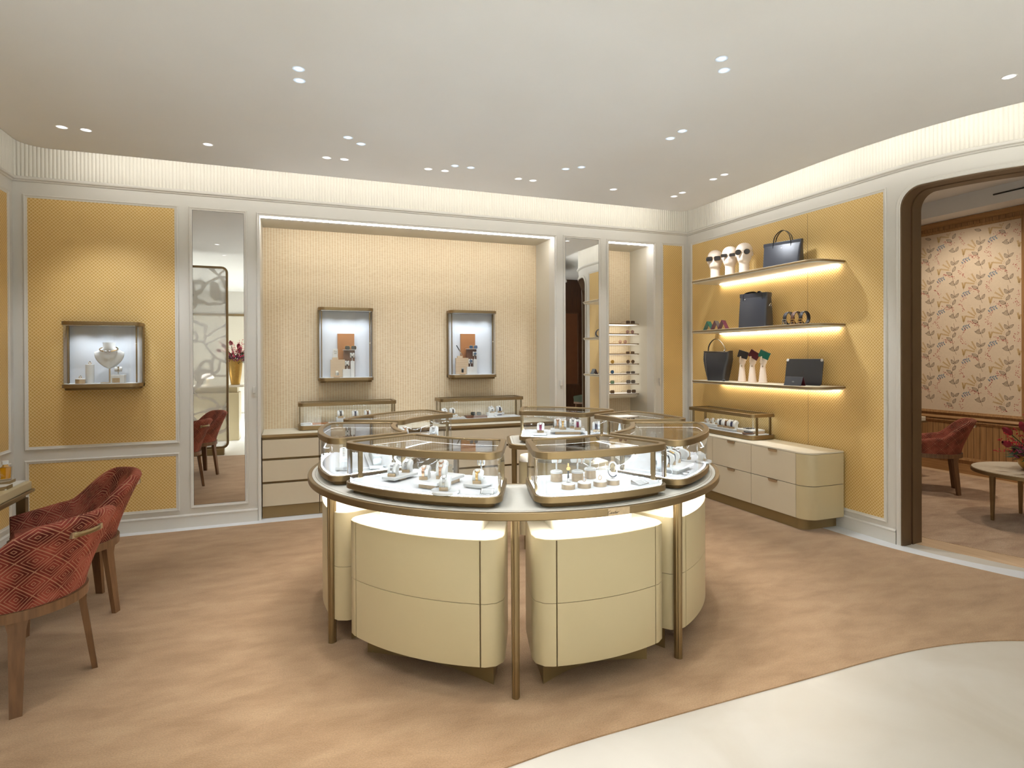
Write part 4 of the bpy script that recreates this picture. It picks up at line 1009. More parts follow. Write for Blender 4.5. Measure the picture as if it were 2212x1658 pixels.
for k, dx in enumerate((-0.004, 0.018)): bangle(1.306+dx*math.cos(fb), 2.566+dx*math.sin(fb), ZD+0.114, fb, ('plain rose gold bangle', 'rose gold bangle watch with pale dial')[k]+' on the middle tall drum', 0.0255, 'rose_gold', 0.0018, None if k == 0 else 'rose_gold', 'bracelet' if k == 0 else 'wrist_watch', 'bracelet' if k == 0 else 'watch')
tbar(1.396, 2.603, ZD+0.052, 0.064, fb, 'white roll on the back right tall drum', 0.024, 0.05); bangle(1.396+0.012, 2.600, ZD+0.116, fb, 'thin rose gold bangle on the back right tall drum', 0.0255, 'rose_gold')
LOW = [(1.190, 2.432), (1.270, 2.426), (1.354, 2.428), (1.428, 2.436)]
LN = ['first', 'second', 'third', 'fourth']
for i, (x, y) in enumerate(LOW): drum(x, y, ZD, 0.0315, 0.028, LN[i]+' low gold drum from the left in the front right showcase')
t = thing('wrist_watch', 'upright gold watch on a dark strap on the first low drum', 'watch', (1.190, 2.432, ZD+0.028), fb, 'watches on drums')
MB().lathe([(0.010, 0), (0.010, 0.002), (0.003, 0.003), (0.003, 0.02)], 12).build('clip', 'chrome', t); MB().box(-0.004, 0.004, -0.002, 0.001, 0.018, 0.056).build('strap', 'dark_strap', t, smooth=0); MB().box(-0.0035, 0.0035, -0.002, 0.001, 0.074, 0.090).build('strap', 'gold', t, smooth=0)
cs = MB().lathe([(0.0, 0.0), (0.0095, 0.0), (0.0105, 0.003), (0.008, 0.005), (0.0, 0.005)], 16).xf(Matrix.Translation((0, -0.001, 0.066)) @ Matrix.Rotation(PI/2, 4, 'X')).build('case', 'gold', t)
def ring_(x, y, z, rz, label, m='gold'):
    t = thing('finger_ring', label, 'ring', (x, y, z), rz, 'rings on drums')
    MB().tube([(0.010*math.cos(2*PI*k/18), 0, 0.0105+0.010*math.sin(2*PI*k/18)) for k in range(18)], 0.0012, 6, closed=True).build('band', m, t); MB().ball((0, 0, 0.0225), 0.003, 8, 5).build('stone', 'chrome', t)
ring_(1.270, 2.426, ZD+0.028, fb+0.6, 'rose gold ring standing on the second low drum', 'rose_gold'); ring_(1.354, 2.428, ZD+0.028, fb+0.6, 'yellow gold ring standing on the third low drum', 'gold')
t = thing('wrist_watch', 'white oval bangle watch with dark strap on the fourth low drum', 'watch', (1.428, 2.436, ZD+0.028), face(-60), 'watches on drums')
EL = [(0, 0.022*math.cos(2*PI*k/24), 0.046+0.033*math.sin(2*PI*k/24)) for k in range(24)]
MB().tube(EL, 0.0042, 8, closed=True).build('form', 'white_leather', t); MB().tube([(0.0, p[1]*1.22, 0.046+(p[2]-0.046)*1.15) for p in EL[1:8]]+[(0.0, p[1]*1.22, 0.046+(p[2]-0.046)*1.15) for p in EL[-7:1]][0:0], 0.0025, 6).build('case_bar', 'rose_gold', t)
MB().tube([(0.0, p[1]*1.24, 0.046+(p[2]-0.046)*1.16) for p in EL[15:24]], 0.003, 6).build('strap', 'navy_strap', t); MB().lathe([(0.010, 0), (0.010, 0.002), (0.0025, 0.003), (0.0025, 0.016)], 10).build('clip', 'chrome', t)
card(1.560, 2.370, ZD, math.radians(20), 'white wedge with a price card in the front right showcase', 0.075, 0.05)
# --- case C
plate(1.905, 2.610, ZD, 0.215, 0.135, 0.012, math.radians(32), 'front white riser with strap watches in the right showcase', under=(0.18, 0.10, 0.020, 'white_gloss'))
plate(2.010, 2.822, ZD, 0.20, 0.12, 0.012, math.radians(32), 'rear white riser with strap watches in the right showcase', under=(0.16, 0.09, 0.020, 'white_gloss'))
CL = ['dark strap watch', 'navy strap watch', 'black strap watch']
for k, (x, y) in enumerate([(1.835, 2.565), (1.902, 2.605), (1.968, 2.650)]): set_(x, y, ZD+0.032, face(-40), ('steel watch on dark strap', 'gold watch on navy strap', 'steel watch on brown strap')[k], ('at the left of', 'in the middle of', 'at the right of')[k]+' the front right-case riser', ('dark_strap', 'navy_strap', 'brown_strap')[k], ('steel', 'gold', 'steel')[k], 'round', 1.15, 0.036)
for k, (x, y) in enumerate([(1.945, 2.782), (2.010, 2.822), (2.072, 2.864)]): set_(x, y, ZD+0.032, face(-40), ('steel watch on navy strap', 'steel watch on dark strap', 'gold watch on dark strap')[k], ('at the left of', 'in the middle of', 'at the right of')[k]+' the rear right-case riser', ('navy_strap', 'dark_strap', 'dark_strap')[k], ('steel', 'steel', 'gold')[k], 'round', 1.1, 0.036)
disc(2.142, 2.800, ZD, 0.045, 0.013, 'left round white disc near the right wall of the right showcase'); disc(2.200, 2.740, ZD, 0.045, 0.013, 'right round white disc near the right wall of the right showcase')
set_(2.135, 2.785, ZD+0.013, face(-70), 'gold bangle', 'on the left disc of the right showcase', 'gold', 'gold', 'round', 1.0, 0.026, 0.004, False, 'bracelet', 'bracelet'); set_(2.200, 2.725, ZD+0.013, face(-70), 'dark bangle', 'on the right disc of the right showcase', 'dark_strap', 'gold', 'round', 0.8, 0.02, 0.004, False, 'bracelet', 'bracelet')
tag(MB(1.89, 2.5, ZD).prism(rrect(1.872, 1.908, 2.488, 2.512, 0.001, 2), ZD, ZD+0.012).build('name_tag', 'steel'), 'small silver name tag at the front of the right showcase', 'tag').location = (1.89, 2.5, ZD)
# --- case D: two rows of bracelets
for (nm, x0, y0, x1, y1, rz) in (('outer', 0.255, 3.28, 0.285, 3.66, 0), ('inner', 0.430, 3.27, 0.445, 3.62, 0)):
    a = math.atan2(y1-y0, x1-x0)
    plate((x0+x1)/2, (y0+y1)/2, ZD, 0.44, 0.085, 0.016, a, nm+' long white tray of bracelets in the left showcase', under=(0.42, 0.075, 0.006, 'white_gloss'))
    for k in range(6):
        u = (k+0.5)/6; x, y = x0+(x1-x0)*u-0.0, y0+(y1-y0)*u
        set_(x-0.02*math.cos(a), y-0.02*math.sin(a), ZD+0.022, a+PI/2, ('steel', 'rose gold', 'gold', 'steel', 'rose gold', 'steel')[k]+' chain bracelet', (LN+['fifth', 'sixth'])[k]+' from the front on the '+nm+' left-case tray', ('steel', 'rose_gold', 'gold', 'steel', 'rose_gold', 'steel')[k], 'gold', 'round', 0.95, 0.046, 0.010, False, 'bracelet', 'bracelet')
# --- case F
plate(1.792, 4.155, ZD, 0.105, 0.09, 0.012, math.radians(-28), 'small white riser at the left of the back showcase', under=(0.10, 0.085, 0.008, 'white_gloss'))
set_(1.790, 4.140, ZD+0.020, face(-116), 'steel watch on maroon strap', 'on the small back-case riser', 'maroon_strap', 'steel', 'round', 1.2, 0.046, 0.016)
plate(2.035, 4.165, ZD, 0.27, 0.16, 0.012, math.radians(-24), 'wide white riser on a gold block in the back showcase', under=(0.20, 0.12, 0.022, 'brushed_gold'))
set_(1.985, 4.150, ZD+0.034, face(-116), 'gold chain watch', 'at the left of the wide back-case riser', 'gold', 'gold', 'square', 1.2, 0.046, 0.012)
set_(2.090, 4.100, ZD+0.034, face(-116), 'steel watch on maroon strap', 'at the right of the wide back-case riser', 'maroon_strap', 'steel', 'square', 1.2, 0.046, 0.016)
set_(1.980, 4.235, ZD+0.034, face(-116), 'rose gold watch', 'at the back left of the wide back-case riser', 'rose_gold', 'rose_gold', 'round', 1.2, 0.046, 0.012)
set_(2.095, 4.190, ZD+0.034, face(-116), 'steel watch', 'at the back right of the wide back-case riser', 'steel', 'steel', 'round', 1.2, 0.046, 0.012)
plate(2.225, 4.050, ZD, 0.11, 0.12, 0.012, math.radians(-24), 'square white riser at the right of the back showcase', under=(0.10, 0.10, 0.010, 'white_gloss'))
set_(2.205, 4.010, ZD+0.022, face(-116), 'steel watch on navy strap', 'on the square back-case riser', 'navy_strap', 'steel', 'square', 1.2, 0.046, 0.018)
set_(2.262, 4.070, ZD+0.022, face(-116), 'steel chain watch', 'at the right of the square back-case riser', 'steel', 'steel', 'round', 1.1, 0.04, 0.012)
def cone(x, y, h, label):
    t = tag(MB().lathe([(0.020, 0), (0.018, 0.004), (0.0075, h*0.8), (0.004, h*0.96), (0.0, h)], 20).build('ring_cone', 'white_leather'), label, 'display stand', 'ring cones'); t.location = (x, y, ZD)
cone(2.330, 3.870, 0.105, 'tall white ring cone at the left of the back right showcase')
# --- case G
disc(2.340, 3.420, ZD, 0.05, 0.012, 'round white disc at the front of the back right showcase')
set_(2.335, 3.405, ZD+0.012, face(-100), 'steel bangle watch', 'on the disc of the back right showcase', 'steel', 'steel', 'round', 1.1, 0.03, 0.008)
plate(2.330, 3.600, ZD, 0.16, 0.11, 0.014, math.radians(60), 'white riser in the middle of the back right showcase', under=(0.12, 0.08, 0.010, 'white_gloss'))
for k, (x, y) in enumerate([(2.300, 3.545), (2.345, 3.625)]): set_(x, y, ZD+0.024, face(-100), ('steel watch on dark strap', 'gold watch on brown strap')[k], 'on the back right-case riser', ('dark_strap', 'brown_strap')[k], ('steel', 'gold')[k], 'round', 1.1, 0.04)
# --- case E
plate(0.735, 4.270, ZD, 0.20, 0.11, 0.014, math.radians(40), 'white riser in the back left showcase', under=(0.16, 0.09, 0.010, 'white_gloss'))
for k, (x, y) in enumerate([(0.680, 4.205), (0.770, 4.280)]): set_(x, y, ZD+0.024, face(-80), ('steel chain watch', 'rose gold chain watch')[k], 'on the back left-case riser', ('steel', 'rose_gold')[k], ('steel', 'rose_gold')[k], 'round', 1.15, 0.044)
disc(0.985, 4.330, ZD, 0.055, 0.012, 'round white disc at the right of the back left showcase')
set_(0.985, 4.305, ZD+0.012, face(-110), 'broad steel chain watch', 'on the back left-case disc', 'steel', 'steel', 'round', 1.2, 0.05, 0.016)
disc(0.50, 4.05, ZD, 0.05, 0.012, 'round white disc at the left of the back left showcase')
set_(0.50, 4.03, ZD+0.012, face(-110), 'gold chain bracelet', 'on the left back-left-case disc', 'gold', 'gold', 'round', 1.1, 0.05, 0.012, False, 'bracelet', 'bracelet')

# ------------------------------------------------------------------ eyewear
_sg = {}
def glasses_meshes(shape, lens, frame):
    k = (shape, lens, frame)
    if k in _sg: return _sg[k]
    if shape == 'round': ol = [(0.024*math.cos(2*PI*i/20), 0.022*math.sin(2*PI*i/20)) for i in range(20)]
    elif shape == 'square': ol = rrect(-0.027, 0.027, -0.019, 0.019, 0.011, 4)
    elif shape == 'slim': ol = rrect(-0.026, 0.026, -0.013, 0.013, 0.009, 4)
    else: ol = [(x*(1.0+0.12*(0 if y > 0 else -y/0.02)), y) for x, y in rrect(-0.027, 0.027, -0.021, 0.020, (0.019, 0.016, 0.012, 0.012), 4)]
    lens_m = []
    for sx in (-1, 1):
        m = MB(); n = len(ol); vs = [(sx*0.034+x, -0.0012+0.10*(x*x), y) for x, y in ol]+[(sx*0.034+x, 0.0005+0.10*(x*x), y) for x, y in ol]
        m.add(vs, [tuple(range(n)), tuple(range(2*n-1, n-1, -1))]+[(i, (i+1) % n, n+(i+1) % n, n+i) for i in range(n)]); lens_m.append(m.mesh('lens', lens, 30))
    f_ = MB()
    for sx in (-1, 1):
        f_.tube([(sx*0.034+x*1.03, 0.10*x*x, y*1.03) for x, y in ol], 0.0012, 5, closed=True)
        f_.tube([(sx*0.062, 0.003, 0.006), (sx*0.068, 0.012, 0.006), (sx*0.070, 0.09, 0.004), (sx*0.069, 0.125, -0.010)], 0.0013, 5)
    f_.tube([(-0.009, 0.0, 0.006), (-0.004, -0.002, 0.009), (0.004, -0.002, 0.009), (0.009, 0.0, 0.006)], 0.0013, 5)
    _sg[k] = (lens_m, f_.mesh('frame', frame, 60)); return _sg[k]
def glasses(x, y, z, rz, label, shape='square', lens='lens_dark', frame='gold', s=1.0, hz=0.0215, group='sunglasses', tilt=0.0):
    """z = the surface the rims stand on"""
    t = thing('sunglasses', label, 'sunglasses', (x, y, z+hz*s), rz, group); t.scale = (s, s, s); t.rotation_euler = (tilt, 0, rz)
    lm, fm = glasses_meshes(shape, lens, frame)
    for q in lm: put(q, 'lens', t)
    put(fm, 'frame', t); return t
RACK = [  # shelf, x of the middle, shape, lens, frame
 (0, 3.862, 'square', 'lens_brown', 'brown_strap'), (1, 3.855, 'round', 'lens_rose', 'gold'), (2, 3.752, 'round', 'lens_rose', 'gold'), (3, 3.857, 'slim', 'lens_brown', 'gold'),
 (4, 3.860, 'round', 'lens_brown', 'gold'), (4, 3.575, 'round', 'lens_amber', 'gold'), (5, 3.862, 'slim', 'lens_grey', 'dark_strap'), (5, 3.572, 'round', 'lens_blue', 'gold'),
 (6, 3.864, 'square', 'lens_grey', 'dark_strap'), (6, 3.572, 'square', 'lens_green', 'gold'), (7, 3.872, 'square', 'lens_brown', 'dark_strap'), (7, 3.572, 'square', 'lens_brown', 'dark_strap')]
for (i, x, sh, ln, fr) in RACK:
    hz = {'round': 0.0225, 'square': 0.0195, 'slim': 0.0138, 'aviator': 0.0215}[sh]
    side = 'right' if x > 3.7 else 'left'
    glasses(x, 6.155, RZ[i], 0.0, ln.split('_')[1]+' lens '+sh+' sunglasses at the '+side+' of the '+ORD[i]+' niche shelf', sh, ln, fr, 1.0, hz, 'sunglasses in the niche rack')

# ------------------------------------------------------------------ counter cases
ZK = ZCT+0.048
# left one
tag(MB().prism(rrect(-0.075, 0.075, -0.05, 0.05, 0.002, 2), 0, 0.014).build('leather_pad', 'caramel_panel'), 'tan leather pad in the left counter case', 'display pad').location = (0.255, 6.165, ZK)
t = thing('earring_stand', 'clear earring stand with gold drops on the tan pad', 'display stand', (0.255, 6.165, ZK+0.014), 0); MB().box(-0.06, 0.06, -0.004, 0.004, 0, 0.055).build('plate', 'glass', t, smooth=0)
for k in range(4): MB().tube([(-0.045+0.03*k, -0.006, 0.045), (-0.045+0.03*k, -0.007, 0.03)], 0.0022, 6).build('earring', 'rose_gold', t)
for k, x in enumerate((0.455, 0.60, 0.725)):
    plate(x, 6.235, ZK, 0.085, 0.08, 0.046+0.006*(k == 0), 0, ('left', 'middle', 'right')[k]+' white block in the left counter case', r=0.002)
    set_(x, 6.195, ZK+0.046+0.006*(k == 0), 0, ('steel watch on dark strap', 'steel watch on navy strap', 'gold watch on brown strap')[k], 'on the '+('left', 'middle', 'right')[k]+' left-counter block', ('dark_strap', 'navy_strap', 'brown_strap')[k], ('steel', 'steel', 'gold')[k], 'round', 1.2, 0.05, 0.016)
tag(MB().prism(rrect(-0.05, 0.05, -0.035, 0.035, 0.002, 2), 0, 0.012).build('white_pad', 'white_leather'), 'flat white pad at the left of the left counter case', 'display pad').location = (0.115, 6.20, ZK)
# right one
plate(1.60, 6.255, ZK, 0.20, 0.085, 0.032, 0, 'left rear white block in the right counter case', r=0.002)
for k, x in enumerate((1.555, 1.645)): set_(x, 6.225, ZK+0.032, 0, ('steel bracelet watch', 'steel watch on dark strap')[k], 'on the left right-counter block', ('steel', 'dark_strap')[k], 'steel', 'square', 1.15, 0.048, 0.016)
plate(1.645, 6.135, ZK, 0.20, 0.085, 0.018, 0, 'low white tray with gold rings in the right counter case', r=0.002)
for k in range(5): 
    o_ = tag(MB().tube([(0.008*math.cos(2*PI*j/14), 0.008*math.sin(2*PI*j/14), 0.0015) for j in range(14)], 0.0015, 5, closed=True).build('finger_ring', 'gold'), LN[k] + ' gold ring from the left on the low right-counter tray' if k < 4 else 'last gold ring at the right on the low right-counter tray', 'ring', 'rings on a tray'); o_.location = (1.575+0.032*k, 6.13+0.012*(k % 2), ZK+0.018)
tag(MB().prism(rrect(-0.115, 0.115, -0.06, 0.06, 0.002, 2), 0, 0.022).build('leather_pad', 'umber_panel'), 'brown leather pad carrying folded sunglasses in the right counter case', 'display pad').location = (1.885, 6.16, ZK)
glasses(1.885, 6.15, ZK+0.022, -0.5, 'dark aviator sunglasses on the brown leather pad', 'aviator', 'lens_dark', 'gold', 0.95, 0.0222)
plate(2.145, 6.255, ZK, 0.19, 0.085, 0.036, 0, 'right rear white block in the right counter case', r=0.002)
for k, x in enumerate((2.10, 2.19)): set_(x, 6.225, ZK+0.036, 0, ('steel bracelet watch', 'steel watch on navy strap')[k], 'on the right right-counter block', ('steel', 'navy_strap')[k], 'steel', 'square', 1.15, 0.048, 0.016)
plate(2.185, 6.135, ZK, 0.17, 0.075, 0.014, 0, 'low white tray with a pen in the right counter case', r=0.002)
def pen(x, y, z, label, rot, m='black_leather'):
    t = thing('pen', label, 'pen', (x, y, z), 0); t.rotation_euler = rot
    MB().tube([(-0.062, 0, 0), (-0.055, 0, 0), (-0.004, 0, 0)], [0.0022, 0.0045, 0.0048], 10).build('barrel', m, t); MB().tube([(-0.004, 0, 0), (0.05, 0, 0), (0.056, 0, 0)], [0.0052, 0.0050, 0.003], 10).build('cap', 'chrome', t); MB().box(0.01, 0.05, -0.001, 0.001, 0.005, 0.0065).build('clip', 'chrome', t, smooth=0); return t
pen(2.185, 6.135, ZK+0.014+0.0053, 'blue and steel pen lying on the low counter tray', (0, 0, 0.1), 'navy_strap')

# ------------------------------------------------------------------ wall case contents
def block(x0, x1, yc, d, z0, z1, m, label, bevel=0.001, name='display_block'):
    o = tag(MB((x0+x1)/2, yc, z0).box(x0, x1, yc-d/2, yc+d/2, z0, z1).build(name, m, None, smooth=0, bevel=bevel), label, 'display stand', 'display blocks'); o.location = ((x0+x1)/2, yc, z0); return o
def mini_stand(x, y, z, label, h=0.075, w=0.044):
    t = thing('watch_stand', label, 'display stand', (x, y, z), 0, 'small watch stands')
    MB().lathe([(0.012, 0), (0.012, 0.002), (0.003, 0.003), (0.003, h-0.03)], 12).build('stem', 'white_gloss', t)
    MB().prism(rrect(-w/2, w/2, -0.010, 0.010, 0.006, 3), h-0.034, h+0.016).build('pad', 'white_leather', t, bevel=0.004); return t
def flat_watch(x, y, z, label, strap, case='steel'):
    """a watch hung on the front of an upright pad; z = its lowest point"""
    t = thing('wrist_watch', label, 'watch', (x, y, z), 0, 'watches in the wall cases')
    MB().box(-0.007, 0.007, -0.003, 0.0, 0.0, 0.050).build('strap', strap, t, smooth=0)
    MB().lathe([(0.0, 0.0), (0.015, 0.0), (0.0165, 0.003), (0.0165, 0.006), (0.014, 0.008), (0, 0.008)], 20).xf(Matrix.Translation((0, -0.0025, 0.028)) @ Matrix.Rotation(PI/2, 4, 'X')).build('case', case, t)
    MB().lathe([(0.0, 0.0082), (0.0125, 0.0082), (0.0, 0.0088)], 16).xf(Matrix.Translation((0, -0.0025, 0.028)) @ Matrix.Rotation(PI/2, 4, 'X')).build('dial', 'lens_blue' if strap == 'navy_strap' else 'dial', t)
def wall_set(x, zb, tan, nm, pen_=False):
    Y = 6.262
    block(x+0.060, x+0.230, YN-0.026, 0.020, zb, zb+0.452, 'caramel_panel', 'tall tan upright panel in the '+nm+' wall case')
    block(x+0.118, x+0.229, Y+0.018, 0.036, zb+0.0, zb+0.280, 'umber_panel', 'dark brown upright block in the '+nm+' wall case')
    t = tag(MB().box(-0.075, 0.075, -0.035, 0.030, 0, 0.004).build('glasses_ledge', 'white_gloss', smooth=0), 'thin white ledge under the sunglasses in the '+nm+' wall case', 'display stand'); t.location = (x+0.182, Y-0.010, zb+0.280)
    glasses(x+0.184, Y-0.028, zb+0.284, 0.0 if not pen_ else 0.25, ('dark' if not pen_ else 'blue')+' aviator sunglasses on the ledge of the '+nm+' wall case', 'aviator', 'lens_dark' if not pen_ else 'lens_blue', 'gold', 0.92 if not pen_ else 0.85, 0.0222)
    block(x-0.015, x+0.127, Y-0.010, 0.034, zb, zb+0.182, 'pale_wood', 'pale oak block in the '+nm+' wall case')
    block(x+0.104, x+0.180, Y-0.030, 0.050, zb, zb+0.084, 'white_leather', 'lower white block in the '+nm+' wall case')
    block(x+0.150, x+0.222, Y+0.0-0.022, 0.030, zb, zb+0.166, 'white_leather', 'taller white block in the '+nm+' wall case') if False else block(x+0.183, x+0.222, Y-0.024, 0.036, zb, zb+0.166, 'white_leather', 'taller white block in the '+nm+' wall case')
    mini_stand(x+0.200, Y-0.024, zb+0.166, 'upper white watch stand in the '+nm+' wall case', 0.070); flat_watch(x+0.200, Y-0.035, zb+0.166+0.035, 'upper '+('dark dial' if not pen_ else 'blue dial')+' watch in the '+nm+' wall case', 'dark_strap' if not pen_ else 'navy_strap')
    mini_stand(x+0.148, Y-0.034, zb+0.084, 'lower white watch stand in the '+nm+' wall case', 0.070); flat_watch(x+0.148, Y-0.045, zb+0.084+0.035, 'lower '+('dark strap' if not pen_ else 'blue dial')+' watch in the '+nm+' wall case', 'dark_strap' if not pen_ else 'navy_strap')
    block(x+0.015, x+0.075, Y-0.075, 0.028, zb, zb+0.022, 'pale_wood', 'small striped wooden foot at the front of the '+nm+' wall case', name='ring_block')
    block(x+0.003, x+0.062, Y-0.010, 0.026, zb+0.182, zb+0.204, 'pale_wood', 'small striped block on the pale oak block of the '+nm+' wall case', name='ring_block')
    if not pen_:
        t = thing('table_clock', 'small silver clock on the wooden foot of the left wall case', 'clock', (x+0.045, Y-0.075, zb+0.022), 0); MB().prism(rrect(-0.016, 0.016, -0.008, 0.008, 0.002, 2), 0, 0.030).build('body', 'steel', t); MB().lathe([(0.0, 0), (0.013, 0), (0.013, 0.012), (0.0, 0.012)], 16).xf(Matrix.Translation((0, 0.006, 0.036)) @ Matrix.Rotation(PI/2, 4, 'X')).build('dial', 'chrome', t)
        t = thing('cufflink_card', 'white cufflink card standing on the small striped block', 'display card', (x+0.033, Y-0.010, zb+0.204), 0); MB().box(-0.025, 0.025, -0.004, 0.004, 0, 0.088).build('card', 'white_leather', t, smooth=0, bevel=0.002)
        for dz in (0.040, 0.062): MB().box(-0.014, 0.014, -0.007, -0.004, dz, dz+0.008).build('cufflink', 'steel', t, smooth=0)
    else:
        t = thing('lighter', 'slim black lighter on the wooden foot of the right wall case', 'lighter', (x+0.045, Y-0.075, zb+0.022), 0); MB().box(-0.011, 0.011, -0.006, 0.006, 0, 0.036).build('body', 'black_plastic', t, smooth=0, bevel=0.001); MB().box(-0.011, 0.011, -0.006, 0.006, 0.036, 0.048).build('lid', 'steel', t, smooth=0)
        t = thing('pen', 'black and steel pen tilted on the small striped block', 'pen', (x+0.060, Y-0.012, zb+0.206), 0)
        A_, B_ = Vector((0.0, -0.004, 0.004)), Vector((-0.068, -0.004, 0.118)); MB().tube([A_, A_.lerp(B_, 0.1), A_.lerp(B_, 0.5)], [0.002, 0.0048, 0.005], 10).build('barrel', 'chrome', t); MB().tube([A_.lerp(B_, 0.5), A_.lerp(B_, 0.95), B_], [0.0054, 0.0054, 0.003], 10).build('cap', 'black_leather', t)
wall_set(0.375, 1.236+0.052, None, 'left'); wall_set(1.700, 1.246+0.052, None, 'right', True)

# necklace case on the yellow panel
ZW = 1.238+0.052; YW = 5.715
t = thing('necklace_bust', 'white necklace bust on a slim brass stand in the wide wall case', 'bust', (-1.430, YW, ZW), 0)
MB().box(-0.055, 0.040, -0.03, 0.03, 0.0, 0.006).build('foot', 'brushed_gold', t, smooth=0, bevel=0.002); MB().tube([(0.0, 0.012, 0.004), (0.0, 0.012, 0.17)], 0.006, 10).build('stem', 'brushed_gold', t)
rows = []
for i in range(15):      # shield-shaped front swelling up into the neck
    u = i/14; z = 0.118+0.218*u
    if u < 0.60: w_ = 0.108*math.sin(PI/2*min(1, (u/0.60)))**0.62; dp = 0.012+0.026*u
    else:
        k = (u-0.60)/0.40; w_ = 0.108+(0.047-0.108)*min(1, (k/0.42))**0.55 if k < 0.42 else 0.047-0.003*math.sin(PI*(k-0.42)/0.58); dp = 0.032+0.012*min(1, k/0.42)
    w_ = max(w_, 0.004); yc = 0.010*(u-0.5)+0.012*(1-u)
    rows.append([(w_*math.cos(2*PI*k2/28)*(1.0), yc-dp*math.sin(2*PI*k2/28)*(1.0 if math.sin(2*PI*k2/28) > 0 else 0.35), z+(0.012*abs(math.cos(2*PI*k2/28))**2 if 0.5 < u < 0.75 else 0)) for k2 in range(28)])
m = MB(); m.grid(rows, closed_v=True); m.f += [tuple(range(27, -1, -1)), tuple(range(14*28, 15*28))]; m.mi += [0, 0]; m.build('bust', 'white_leather', t, smooth=60)
t = thing('necklace', 'open gold collar necklace with panther head ends on the bust', 'necklace', (-1.430, YW, ZW+0.288), 0)
NK = [(0.064*math.sin(a), -0.012-0.040*math.cos(a), -0.006-0.020*math.cos(a)) for a in [math.radians(14+332*k/30) for k in range(31)]]
MB().tube(NK, 0.0042, 7).build('collar', 'gold', t)
for q in (NK[0], NK[-1]): MB().ball(q, 0.0085, 8, 6, sc=(1.4, 0.9, 0.8)).build('terminal', 'steel', t)
def plinth_white(x, y, z, r, h, label, gold=False):
    if gold: return drum(x, y, z, r, h, label)
    o = tag(MB().lathe([(r, 0), (r, h-0.002), (r-0.002, h)], 28).build('ring_plinth', 'white_leather'), label, 'display stand'); o.location = (x, y, z)
def jewel(x, y, z, label):
    t = thing('finger_ring', label, 'ring', (x, y, z), 0.5, 'rings in the necklace case'); MB().tube([(0.0085*math.cos(2*PI*k/16), 0, 0.010+0.0085*math.sin(2*PI*k/16)) for k in range(16)], 0.0022, 6, closed=True).build('band', 'gold', t); MB().ball((0, 0, 0.022), 0.0055, 8, 6).build('stone', 'steel', t)
plinth_white(-1.568, YW+0.01, ZW, 0.030, 0.156, 'tall white cylinder left of the necklace bust'); jewel(-1.568, YW+0.01, ZW+0.156, 'gold ring on the tall white cylinder')
drum(-1.622, YW-0.035, ZW, 0.034, 0.042, 'low gold drum with a ring at the left of the necklace case'); jewel(-1.622, YW-0.035, ZW+0.042, 'gold ring on the low drum left of the bust')
t = thing('display_block', 'white cube with a gold window right of the necklace bust', 'display stand', (-1.362, YW-0.015, ZW), 0); MB().box(-0.048, 0.048, -0.035, 0.035, 0, 0.066).build('cube', 'white_leather', t, smooth=0, bevel=0.002); MB().box(-0.036, 0.018, -0.0365, -0.034, 0.004, 0.042).build('window', 'brushed_gold', t, smooth=0)
tbar(-1.362, YW-0.015, ZW+0.066, 0.048, 0.15, 'white bracelet roll on the cube right of the bust', 0.020, 0.052)
t = thing('bracelet', 'gold animal head bracelet on the roll right of the bust', 'bracelet', (-1.362, YW-0.015, ZW+0.114), 0.15); MB().tube([(0.002, 0.023*math.cos(2*PI*k/20), 0.023*math.sin(2*PI*k/20)) for k in range(20)], 0.003, 6, closed=True).build('band', 'gold', t)
for (dy, dz) in ((-0.014, 0.021), (-0.022, -0.014)): MB().ball((0.0, dy, dz), 0.008, 8, 6).build('terminal', 'steel', t)

# ------------------------------------------------------------------ case on the low beige cabinet
ZR = 0.668+0.048
plate(4.28, 4.92, ZR, 0.30, 0.15, 0.014, PI/2, 'white tray of three strap watches in the cabinet case', under=(0.28, 0.13, 0.010, 'white_gloss'))
for k, y in enumerate((4.83, 4.915, 5.0)): set_(4.235, y, ZR+0.024, -PI/2+0.35, ('steel watch on navy strap', 'gold watch on brown strap', 'steel watch on dark strap')[k], LN[k]+' from the right in the cabinet case', ('navy_strap', 'brown_strap', 'dark_strap')[k], ('steel', 'gold', 'steel')[k], 'round', 1.35, 0.05, 0.016)
plate(4.31, 4.645, ZR, 0.21, 0.17, 0.012, PI/2, 'white tray of pens and cufflinks in the cabinet case', 'white_leather', under=(0.205, 0.165, 0.026, 'pale_wood'))
for k in range(6):
    p = pen(4.265+0.016*k, 4.66+0.01*(k % 2), ZR+0.038+0.0053, LN[k]+' small pen from the front on the cabinet case tray' if k < 4 else ('fifth', 'sixth')[k-4]+' small pen from the front on the cabinet case tray', (0, 0, PI/2+0.2), 'black_leather'); p.scale = (0.62, 0.9, 0.9); p['group'] = 'pens on the tray'
tag(MB().lathe([(0.055, 0), (0.057, 0.003), (0.057, 0.012), (0.054, 0.014)], 28).build('wooden_disc', 'umber_panel'), 'round brown disc at the near end of the cabinet case', 'display stand').location = (4.225, 4.585, ZR)
t = thing('card_wallet', 'grey folded wallet on the round brown disc', 'wallet', (4.225, 4.585, ZR+0.014), 1.2); MB().prism(rrect(-0.042, 0.042, -0.032, 0.032, 0.004, 3), 0, 0.007).build('lower_leaf', 'grey_leather', t); MB().prism(rrect(-0.040, 0.040, -0.030, 0.030, 0.004, 3), 0.0075, 0.013).build('upper_leaf', 'grey_leather', t)
plate(4.30, 5.20, ZR, 0.26, 0.16, 0.024, PI/2, 'white tray of small jewels at the far end of the cabinet case', under=(0.24, 0.14, 0.016, 'white_gloss'))
